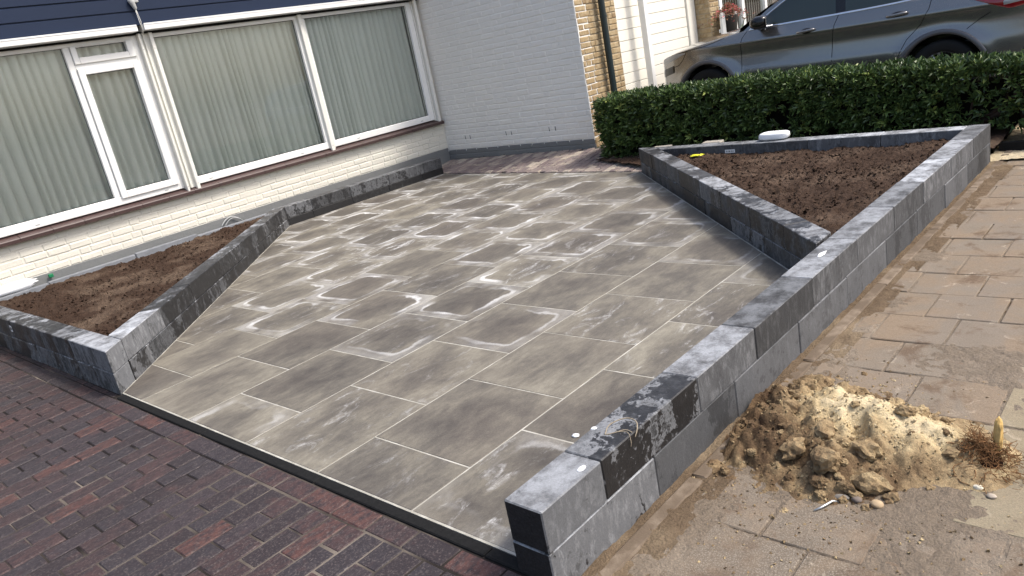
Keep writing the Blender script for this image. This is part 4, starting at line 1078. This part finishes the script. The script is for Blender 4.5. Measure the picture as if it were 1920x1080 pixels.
def build_heap():
    root = empty('sand_heap', (2.45, .9, ZF)); tag(root, 'heap of pale sand and dark lumpy soil dumped on the footpath beside the wall', 'sand heap')
    o_ = Vector((2.45, .9, ZF)); res = .0085; x0, x1, y0, y1 = 1.5, 3.15, .22, 1.292
    nx, ny = int((x1-x0)/res), int((y1-y0)/res); V, F, C_ = [], [], []
    for i in range(nx+1):
        for j in range(ny+1):
            x, y = x0+i*res, y0+j*res
            e = min(x-x0, x1-x, y-y0)/.12; e = max(0, min(1, e))
            V.append((x-o_.x, y-o_.y, heap_h(x, y)-.02*(1-e))); C_.append(heap_mix(x, y))
    for i in range(nx):
        for j in range(ny): a = i*(ny+1)+j; F.append((a, a+ny+1, a+ny+2, a+1))
    hp = mesh_obj('loose_sand', V, F, HEAP, root, True)
    at = hp.data.attributes.new('mixture', 'FLOAT_COLOR', 'POINT'); at.data.foreach_set('color', [c for s in C_ for c in (s, s, s, 1.)])
    r = random.Random(5); kinds = []
    for k in range(9):
        bm = bmesh.new(); bmesh.ops.create_icosphere(bm, subdivisions=3, radius=1)
        for v in bm.verts:
            c_ = v.co.copy(); q = 1+.38*mnoise.noise(c_*1.2+Vector((k*5, 0, 0)))+.34*mnoise.noise(c_*2.6+Vector((k*3, 1, 0)))+.20*mnoise.noise(c_*5.5+Vector((k, 1, 0)))+.12*mnoise.noise(c_*11+Vector((k, 4, 0)))
            v.co = Vector((c_.x*q, c_.y*q*r.choice((.85, .85, .86)), c_.z*q*.78))
        me = bpy.data.meshes.new('clod'); bm.to_mesh(me); bm.free(); me.materials.append(HEAP.m)
        a_ = me.attributes.new('mixture', 'FLOAT_COLOR', 'POINT'); val = (.26, .32, .38, .44, .48, .52, .58, .64, .72)[k]; a_.data.foreach_set('color', [val, val, val, 1.]*len(me.vertices)); kinds.append(me)
    big = [(2.15, .87, .062, 5), (2.20, 1.0, .050, 4), (2.15, .735, .052, 6), (2.3, .93, .045, 5), (2.26, .78, .04, 6), (2.62, .80, .04, 7), (2.42, 1.1, .045, 3), (2.56, .70, .035, 7), (2.10, .80, .030, 3), (2.08, .87, .026, 2), (2.72, 1.005, .042, 6), (2.75, .965, .03, 6), (2.13, .67, .03, 4), (2.28, 1.17, .032, 2), (2.4, 1.2, .030, 1),
           (2.09, .765, .022, 5), (2.05, .72, .016, 4), (2.52, 1.12, .03, 4), (2.62, 1.2, .022, 1), (2.48, .72, .03, 5), (2.36, .56, .025, 4), (2.3, 1.06, .03, 2), (2.57, .62, .022, 3)]
    for _ in range(70):
        x, y = r.gauss(2.3, .24), r.gauss(1.0, .2)
        if y > 1.27 or x < 1.85 or y < .45: continue
        big.append((x, y, r.uniform(.007, .02), r.choice((0, 1, 2, 2, 3, 3, 4, 5)) if y > .95 else r.choice((2, 3, 4, 5, 6, 7))))
    for x, y, s, k in big:
        o = link('clod', kinds[k], None, root, (x-o_.x, y-o_.y, heap_h(x, y)+s*.12)); o.scale = (s, s*r.uniform(.8, 1.1), s*r.uniform(.8, 1.05)); o.rotation_euler = (r.uniform(-.5, .5), r.uniform(-.5, .5), r.uniform(0, 6))
    # crumbs too small to count
    V, F, C_ = [], [], []; tet = [Vector((1, 0, -.5)), Vector((-.5, .87, -.5)), Vector((-.5, -.87, -.5)), Vector((.1, .1, .9)), Vector((-.9, .1, .3)), Vector((.5, -.8, .3))]
    tf = [(0, 1, 3), (1, 4, 3), (4, 2, 3), (2, 5, 3), (5, 0, 3), (0, 2, 1)]
    for _ in range(2200):
        x, y = r.gauss(2.3, .32), r.gauss(.93, .26)
        if y > 1.28 or x < 1.45 or x > 3.1 or y < .2: continue
        s = r.uniform(.0018, .0065); b = len(V); m3 = Matrix.Rotation(r.uniform(0, 6.3), 3, Vector((r.random(), r.random(), r.random()+.1)))
        z = max(heap_h(x, y), -.002)
        for t in tet: p_ = (m3 @ t)*s; V.append((x-o_.x+p_.x, y-o_.y+p_.y, z+p_.z+s*.3))
        F += [tuple(i+b for i in f) for f in tf]; val = heap_mix(x, y)+r.uniform(.05, .35); C_ += [val]*6
    cr = mesh_obj('crumbs', V, F, HEAP, root); cr['kind'] = 'stuff'
    at = cr.data.attributes.new('mixture', 'FLOAT_COLOR', 'POINT'); at.data.foreach_set('color', [c for s in C_ for c in (s, s, s, 1.)])
build_heap()
# drifts of sand lying in the joint by the kerb and at the far end of the path
def drift(name, poly, zf, res, mat): return soil(name, poly, zf, res, mat)
drift('sand', [(6.78, .72), (8.6, .72), (8.6, 1.29), (6.78, 1.29)], lambda x, y: ZF+.012+.018*fbm(x*2.5, y*2.5, 2, 3)+clods(x, y, .7)+.03*max(0, x-7.3), .022, PSAND)
bd = box('kerb_shadow_board', -.03, .03, -.17, .17, -.06, .045, BANDM, None); bd.location = (7.12, 1.12, ZF+.03); bd.rotation_euler.z = .05  # near-black strip stands for a kerb and its shadow line
tag(bd, 'dark board for a kerb and its shadow line in the pale sand beyond the far wall corner', 'kerb')
DUST = make_soil('dusty_sand', (.19, .152, .112), (.265, .215, .163), (.32, .266, .205))
drift('sand', [(1.28, -.35), (6.75, -.35), (6.75, 1.2), (1.28, 1.24)], lambda x, y: ZF-.0036-.0035*max(0, min(1, (x-2.95)/.5))+.0072*fbm(x*2.6, y*2.6, 12, 5, .6)+.0034*mnoise.noise(Vector((x*40, y*40, 3)))+.002*mnoise.noise(Vector((x*16, y*16, 7)))+.004*math.exp(-((y-1.15)/.09)**2)+.003*math.exp(-((x-2.9)/.6)**2), .0125, DUST)
# thin dusting of soil along the kerb
drift('sand', [(1.3, 1.19), (6.7, 1.14), (6.7, 1.262), (1.3, 1.31)], lambda x, y: ZF+.001+.010*fbm(x*5, y*9, 8, 3)+.6*clods(x, y+3, .6), .016, make_soil('kerb_sand', (.12, .084, .054), (.21, .155, .102), (.29, .225, .15)))

# ------------------------------------------------------------------ clump of roots and wood chip
def build_roots():
    r = random.Random(21); root = empty('root_clump', (2.42, .495, ZF)); root.scale = (1.35, 1.35, 1.3); tag(root, 'clump of brown fibrous roots with a split yellow wood piece by the sand heap', 'root clump')
    fm = simple('root_fibre', (.17, .09, .042), .9, .1, 0, .4, 60.)
    bm = bmesh.new()
    for _ in range(650):
        a = r.uniform(0, 6.3); d = abs(r.gauss(0, .046)); p = Vector((d*math.cos(a)*.9, d*math.sin(a)*1.2, .015+r.random()*.065*math.exp(-(d/.055)**2)))
        v = Vector((r.gauss(0, 1), r.gauss(0, 1), r.gauss(0, .5))).normalized(); pts = [p]
        for k in range(5):
            v = (v+Vector((r.gauss(0, .6), r.gauss(0, .6), r.gauss(-.12, .35)))).normalized(); q = pts[-1]+v*r.uniform(.006, .013); q.z = max(.006, q.z); pts.append(q)
        tube_bm(bm, pts, r.uniform(.0004, .0011), 4, False)
    f = bm_obj('fibres', bm, fm, root, True); f['kind'] = 'stuff'
    bm = bmesh.new(); bmesh.ops.create_icosphere(bm, subdivisions=3, radius=1)
    for v in bm.verts: v.co = Vector((v.co.x*.045, v.co.y*.052, max(-.1, v.co.z)*.030+.010+.006*mnoise.noise(v.co*4)))
    bm_obj('root_core', bm, simple('root_core_brown', (.022, .012, .008), .95, .05), root, True)
    bm = bmesh.new(); bmesh.ops.create_icosphere(bm, subdivisions=3, radius=1)
    for v in bm.verts: v.co = Vector((v.co.x*.017*(1+.5*mnoise.noise(v.co*3)), v.co.y*.009, math.copysign(abs(v.co.z)**.6, v.co.z)*(.046+.012*mnoise.noise(Vector((v.co.x*6, v.co.y*6, 2))))))
    wc = bm_obj('wood_chip', bm, simple('split_wood', (.60, .40, .15), .85, .1, 0, .45, 45., .6), root, True, loc=(.035, -.035, .070)); wc.rotation_euler = (.15, .35, .5)
    bm = bmesh.new(); tube_bm(bm, [(-.03, .07, .03), (-.035, .10, .035), (-.045, .14, .03), (-.05, .18, .045)], [.004, .005, .0045, .003], 6); bm_obj('root', bm, simple('pale_root', (.36, .22, .10), .9, .1), root, True)
build_roots()

# ------------------------------------------------------------------ pebbles and litter
def pebble(x, y, sx_, sy_, sz_, col, label, z=ZF, rz=0., name='pebble'):
    bm = bmesh.new(); bmesh.ops.create_icosphere(bm, subdivisions=3, radius=1)
    k = rng.uniform(0, 50)
    for v in bm.verts:
        q = 1+.13*mnoise.noise(v.co*1.4+Vector((k, 0, 0)))+.05*mnoise.noise(v.co*3.5+Vector((k, 2, 0))); v.co = Vector((v.co.x*sx_*q, v.co.y*sy_*q, v.co.z*sz_*q))
    o = bm_obj(name, bm, simple('pebble_stone', col, .75, .3, 0, .25, 60., .3), None, True, loc=(x, y, z+sz_*.75)); o.rotation_euler.z = rz
    return tag(o, label, 'pebble', 'pebbles lying in front of the sand heap')
pebble(2.075, .695, .017, .019, .012, (.42, .31, .19), 'round tan pebble lying apart in front of the sand heap')
pebble(2.068, .80, .012, .026, .010, (.20, .18, .155), 'flat grey pebble at the foot of the sand heap, above the wire', rz=.3)
pebble(2.075, .755, .014, .016, .010, (.16, .13, .11), 'dark brown pebble between the flat grey and the round tan one')
pebble(2.36, .485, .009, .010, .009, (.62, .57, .47), 'small whitish pebble just below the root clump')
pebble(2.285, .467, .010, .014, .008, (.70, .65, .52), 'smooth cream pebble on the dark soil below the root clump')
pebble(2.255, .425, .011, .014, .007, (.40, .34, .27), 'grey brown pebble nearest the right edge of the picture')
bm = bmesh.new(); tube_bm(bm, [(0, 0, .004), (.02, -.016, .008), (.045, -.028, .010), (.066, -.034, .008), (.075, -.05, .004)], [.0025, .0035, .004, .004, .003], 7)
o = bm_obj('wire', bm, simple('galvanised_wire', (.5, .52, .53), .35, .5, .8), None, True, loc=(1.972, .850, ZF)); tag(o, 'short bent piece of shiny wire on the footpath before the sand heap', 'wire')
straw = simple('dry_straw', (.30, .25, .18), .85, .2, 0, .2, 60.)
bm = bmesh.new()
def sm_path(pts, n=6):
    out = []; P_ = [Vector(p) for p in pts]
    for i in range(len(P_)-1):
        p0, p1, p2, p3 = P_[max(i-1, 0)], P_[i], P_[i+1], P_[min(i+2, len(P_)-1)]
        for k in range(n):
            t = k/n; out.append(.5*((2*p1)+(p2-p0)*t+(2*p0-5*p1+4*p2-p3)*t*t+(3*p1-p0-3*p2+p3)*t**3))
    return out+[P_[-1]]
for pts, rr in (([(1.695, 1.402, .252), (1.742, 1.415, .260), (1.79, 1.385, .266), (1.792, 1.345, .264), (1.765, 1.322, .256), (1.742, 1.318, .236)], .0020),
                ([(1.696, 1.398, .252), (1.715, 1.375, .255), (1.742, 1.352, .255), (1.738, 1.325, .254)], .0018), ([(1.722, 1.372, .254), (1.728, 1.335, .257), (1.716, 1.318, .235), (1.712, 1.318, .218)], .0013)):
    tube_bm(bm, sm_path(pts), rr, 6)
o = bm_obj('straw', bm, straw, None, True); tag(o, 'thin bent straw stalk lying over the edge of the near block wall', 'straw')
def blob(x, y, z, s, label):
    bm = bmesh.new(); bmesh.ops.create_icosphere(bm, subdivisions=2, radius=1); k = rng.uniform(0, 9)
    for v in bm.verts: q = 1+.35*mnoise.noise(v.co*1.6+Vector((k, 0, 0))); v.co = Vector((v.co.x*s*q, v.co.y*s*q, v.co.z*s*.3*q))
    o = bm_obj('mortar_blob', bm, WPLAST, None, True, loc=(x, y, z+s*.1)); tag(o, label, 'mortar blob', 'white mortar drips'); return o
blob(1.715, 1.462, .25, .010, 'white mortar drip on the near wall beside the straw')
blob(1.985, 1.79, .0015, .015, 'white mortar drip on the tile next to the near wall')
blob(3.56, 1.39, .25, .018, 'long pale mortar smear on the near wall top at the corner of the soil bed').scale = (2.6, .8, .35)
blob(1.50, 1.355, .25, .014, 'yellowish mortar drip on the first block of the near wall').scale = (1.4, .8, .4)
# white foam cover on the far wall
def lump(name, loc, sx_, sy_, sz_, mat, e=.6, n_=.06, rz=0.):
    bm = bmesh.new(); bmesh.ops.create_uvsphere(bm, u_segments=28, v_segments=16, radius=1)
    for v in bm.verts:
        c_ = v.co; f_ = lambda t: math.copysign(abs(t)**e, t); q = 1+n_*mnoise.noise(c_*2.3)
        v.co = Vector((f_(c_.x)*sx_*q, f_(c_.y)*sy_*q, f_(c_.z)*sz_*q))
    o = bm_obj(name, bm, mat, None, True, loc=loc); o.rotation_euler.z = rz; return o
o = lump('foam_cover', (6.71, 2.975, .25+.034), .075, .135, .036, WPLAST, .55, .05, .12); tag(o, 'smooth white foam cover lying on the far block wall before the hedge', 'foam cover')
o = cbox('loose_brick', .11, .20, .14, CONC, None, (6.98, 4.33, .135), .12, .008, var=3, jit=.003); tag(o, 'single grey concrete brick standing between the far wall and the hedge', 'brick')
o = cbox('loose_slab', .12, .2, .05, CONC, None, (6.83, 3.66, .222), .1, .008, var=4, jit=.003); tag(o, 'flat grey stone piece lying behind the far wall near the foam cover', 'stone')
bm = bmesh.new(); gv = {}
for i in range(9):
    for j in range(7):
        x, y = (i-4)*.009, (j-3)*.02
        gv[i, j] = bm.verts.new((x, y, .016+.014*mnoise.noise(Vector((i*.6, j*.7, 3)))+.01*mnoise.noise(Vector((i*1.4, j*1.3, 8)))-.0002*((i-4)**2+(j-3)**2)))
for i in range(8):
    for j in range(6): bm.faces.new((gv[i, j], gv[i+1, j], gv[i+1, j+1], gv[i, j+1]))
ym = simple('yellow_plastic', (.72, .68, .04), .5, .3, 0, .15, 30.)
o = bm_obj('plastic_scrap', bm, ym, None, True, loc=(6.40, 3.60, zr_(6.40, 3.60)+.006)); tag(o, 'crumpled yellow plastic scrap on the soil of the right bed', 'plastic scrap')
sm = o.modifiers.new('thick', 'SOLIDIFY'); sm.thickness = .003
# stickers on two blocks (paper with a few printed bars)
def sticker(par, loc, w_, h_, label):
    st = bm_obj('sticker', box_bm(-.0008, .0, -w_/2, w_/2, -h_/2, h_/2), LABELM, par, loc=loc); st['label'] = label
    for k in range(6):
        a = -w_*.38+w_*.13*k; bm_ = box_bm(-.0013, -.0008, a, a+w_*.035*(1+k % 2), -h_*.25, h_*.22); bm_obj('printed_bar', bm_, DARK, st)
sticker(lfw, (1.2935-1.288, 6.62-8.45, .212), .052, .05, 'small white paper sticker on the dark wall')
sticker(bkw, (6.5835-6.731, 3.36-1.431, .188), .10, .032, 'small white paper sticker on the far wall')
# concrete edging along the house front in the left bed
ed = empty('bed_edging', (3, 8.32, 0)); tag(ed, 'pale grey concrete edging strip between the left soil bed and the house', 'edging')
EDG = simple('grey_edging', (.20, .21, .225), .85, .2, 0, .35, 14., .4)
for k, (a, b) in enumerate(((.9, 1.62), (1.62, 2.06), (2.06, 2.92), (2.92, 3.62), (3.62, 4.52))):
    cbox('edging_piece', b-a-.004, .055, .2, EDG, ed, ((a+b)/2-3, rng.uniform(-.012, .008), .088+(.006, .002, .010, .018, -.004)[k]), rng.uniform(-.008, .008), .008, var=k, jit=.003)
# white plastic wrap on the edging, green clip, loop of hose
bm = bmesh.new(); n1, n2 = 46, 20; rings = []
for i in range(n1+1):
    t = i/n1; x = -.42+.84*t; ring = []
    for k in range(n2):
        a = 2*PI*k/n2; rr = .052*(1+.10*mnoise.noise(Vector((t*5, math.cos(a)*1.2, math.sin(a)*1.2)))+.06*math.sin(a*7+t*3))*(min(1, (1-t)*9+.35))
        ring.append(bm.verts.new((x+(.03*math.sin(a*4+1) if i == n1 else 0), rr*math.cos(a)*.7, rr*math.sin(a)*.95)))
    rings.append(ring)
for A, B in zip(rings, rings[1:]):
    for k in range(n2): bm.faces.new((A[k], A[(k+1) % n2], B[(k+1) % n2], B[k]))
bm.faces.new(rings[0][::-1]); bm.faces.new(rings[-1])
o = bm_obj('plastic_wrap', bm, WPLAST, None, True, loc=(1.56, 8.375, .235)); o.rotation_euler.z = .02; tag(o, 'rolled white plastic wrap lying on the edging at the left border', 'plastic wrap')
o = lump('green_clip', (2.135, 8.425, .232), .022, .012, .018, simple('green_plastic', (.01, .19, .075), .45, .4), .3, .02); tag(o, 'small green plastic clip on the grey house foot', 'clip')
bm = bmesh.new(); tube_bm(bm, [(3.98+.27*t, 8.43, .17+.085*math.sin(PI*t)**.8) for t in [i/14 for i in range(15)]], .006, 7); tube_bm(bm, [(4.02+.24*t, 8.425, .165+.07*math.sin(PI*t)**.8) for t in [i/14 for i in range(15)]], .004, 7)
o = bm_obj('hose_loop', bm, GREYP, None, True); tag(o, 'thin grey hose loop against the house foot behind the left bed', 'hose')

# ------------------------------------------------------------------ flower pot on white slatted stand, beyond the car
def build_pot():
    r = random.Random(3); Y = 5.60
    st = empty('plant_stand', (11.30, Y, .0)); tag(st, 'white slatted plant stand beside the tan brick pier', 'plant stand')
    for x0 in (-.13, .27):
        for k in range(3): box('slat', x0-.055+.038*k, x0-.055+.038*k+.03, -.02, .02, 0, 1.36+.02*(k == 1), WHITE, st, .004)
    for z in (.3, 1.1): box('rail', -.2, .36, .021, .04, z, z+.05, WHITE, st, .003)
    pot = empty('flower_pot', (11.36, Y-.02, 1.20)); tag(pot, 'dark flower pot with bushy red and brown fuchsia behind the car bonnet', 'potted plant')
    bm = bmesh.new(); tube_bm(bm, [(0, 0, -.16), (0, 0, -.12), (0, 0, .10), (0, 0, .12)], [.07, .09, .125, .115], 18); bm_obj('pot', bm, simple('dark_pot', (.03, .026, .022), .8), pot, True, sharp=40)
    V, F, S = [], [], []
    for _ in range(1500):
        a = r.uniform(0, 6.3); d = abs(r.gauss(0, .14)); p = Vector((d*math.cos(a)*1.25, d*math.sin(a), .16+.13*math.exp(-(d/.14)**2)*r.random()-.45*max(0, d-.16)+r.gauss(0, .02)))
        v = Vector((r.gauss(0, 1), r.gauss(0, 1), r.gauss(0, .8))).normalized(); s_ = v.orthogonal().normalized(); L = r.uniform(.018, .04); b = len(V)
        V += [p, p+v*L*.5+s_*L*.28, p+v*L, p+v*L*.5-s_*L*.28]; F.append((b, b+1, b+2, b+3)); S += [r.random()]*4
    fm = MT('fuchsia_foliage', .6, .3); sh = fm.xyz(fm.attr('shade'))[0]
    fm.set(Base_Color=fm.ramp(sh, [(0, (.04, .05, .015)), (.35, (.14, .06, .03)), (.6, (.24, .09, .04)), (.82, (.10, .03, .02)), (.93, (.45, .03, .06)), (1, (.55, .05, .09))]))
    o = mesh_obj('foliage', V, F, fm, pot); o['kind'] = 'stuff'; at = o.data.attributes.new('shade', 'FLOAT_COLOR', 'POINT'); at.data.foreach_set('color', [c for s in S for c in (s, s, s, 1.)])
    gr = empty('spiky_plant', (11.95, 5.75, .6)); tag(gr, 'green spiky leaved plant beside the white stand', 'plant')
    for k in range(14):
        a = r.uniform(0, 6.3); l = r.uniform(.35, .6); bm = bmesh.new()
        tube_bm(bm, [(0, 0, .0), (.08*math.cos(a)*l, .08*math.sin(a)*l, .5*l), (.3*math.cos(a)*l, .3*math.sin(a)*l, 1.0*l), (.6*math.cos(a)*l, .6*math.sin(a)*l, 1.15*l)], [.012, .012, .008, .002], 4); bm_obj('blade', bm, simple('blade_green', (.10, .15, .06), .6), gr, True, loc=(0, 0, .1))
    bm = bmesh.new(); tube_bm(bm, [(0, 0, -.6), (0, 0, -.5), (0, 0, .1), (0, 0, .12)], [.12, .14, .17, .15], 16); bm_obj('pot', bm, simple('clay_pot', (.25, .13, .08), .85), gr, True, sharp=40)
build_pot()

# crumbs and small clods strewn over both soil beds
def soil_crumbs(par, poly, zf, mat, n_, seed):
    r = random.Random(seed); V, F = [], []; xs = [p[0] for p in poly]; ys = [p[1] for p in poly]
    tet = [Vector((1, 0, -.5)), Vector((-.5, .87, -.5)), Vector((-.5, -.87, -.5)), Vector((.1, .1, .9)), Vector((-.9, .1, .3)), Vector((.5, -.8, .3)), Vector((.5, .8, .35))]
    tf = [(0, 6, 3), (6, 1, 3), (1, 4, 3), (4, 2, 3), (2, 5, 3), (5, 0, 3), (0, 2, 1)]
    for _ in range(n_):
        x, y = r.uniform(min(xs), max(xs)), r.uniform(min(ys), max(ys))
        if not inside(poly, x, y) or mnoise.noise(Vector((x*2.2, y*2.2, seed))) < r.uniform(-.7, .4): continue
        s = .004+.011*r.random()**3; b = len(V); m3 = Matrix.Rotation(r.uniform(0, 6.3), 3, Vector((r.random(), r.random(), r.random()+.1))); z = zf(x, y)
        for t in tet: p_ = (m3 @ t)*s*r.uniform(.75, 1.25); V.append((x+p_.x, y+p_.y, z+p_.z+s*.2))
        F += [tuple(i+b for i in f) for f in tf]
    o = mesh_obj('crumbs', V, F, mat, par); o['kind'] = 'stuff'
soil_crumbs(soil_r, [(3.97, 1.50), (6.57, 1.45), (6.57, 4.05)], zr_, SOIL, 9000, 2)
soil_crumbs(soil_l, [(1.49, 5.12), (4.40, 8.12), (4.3, 8.27), (1.47, 8.27)], zl_, SOIL2, 9000, 4)
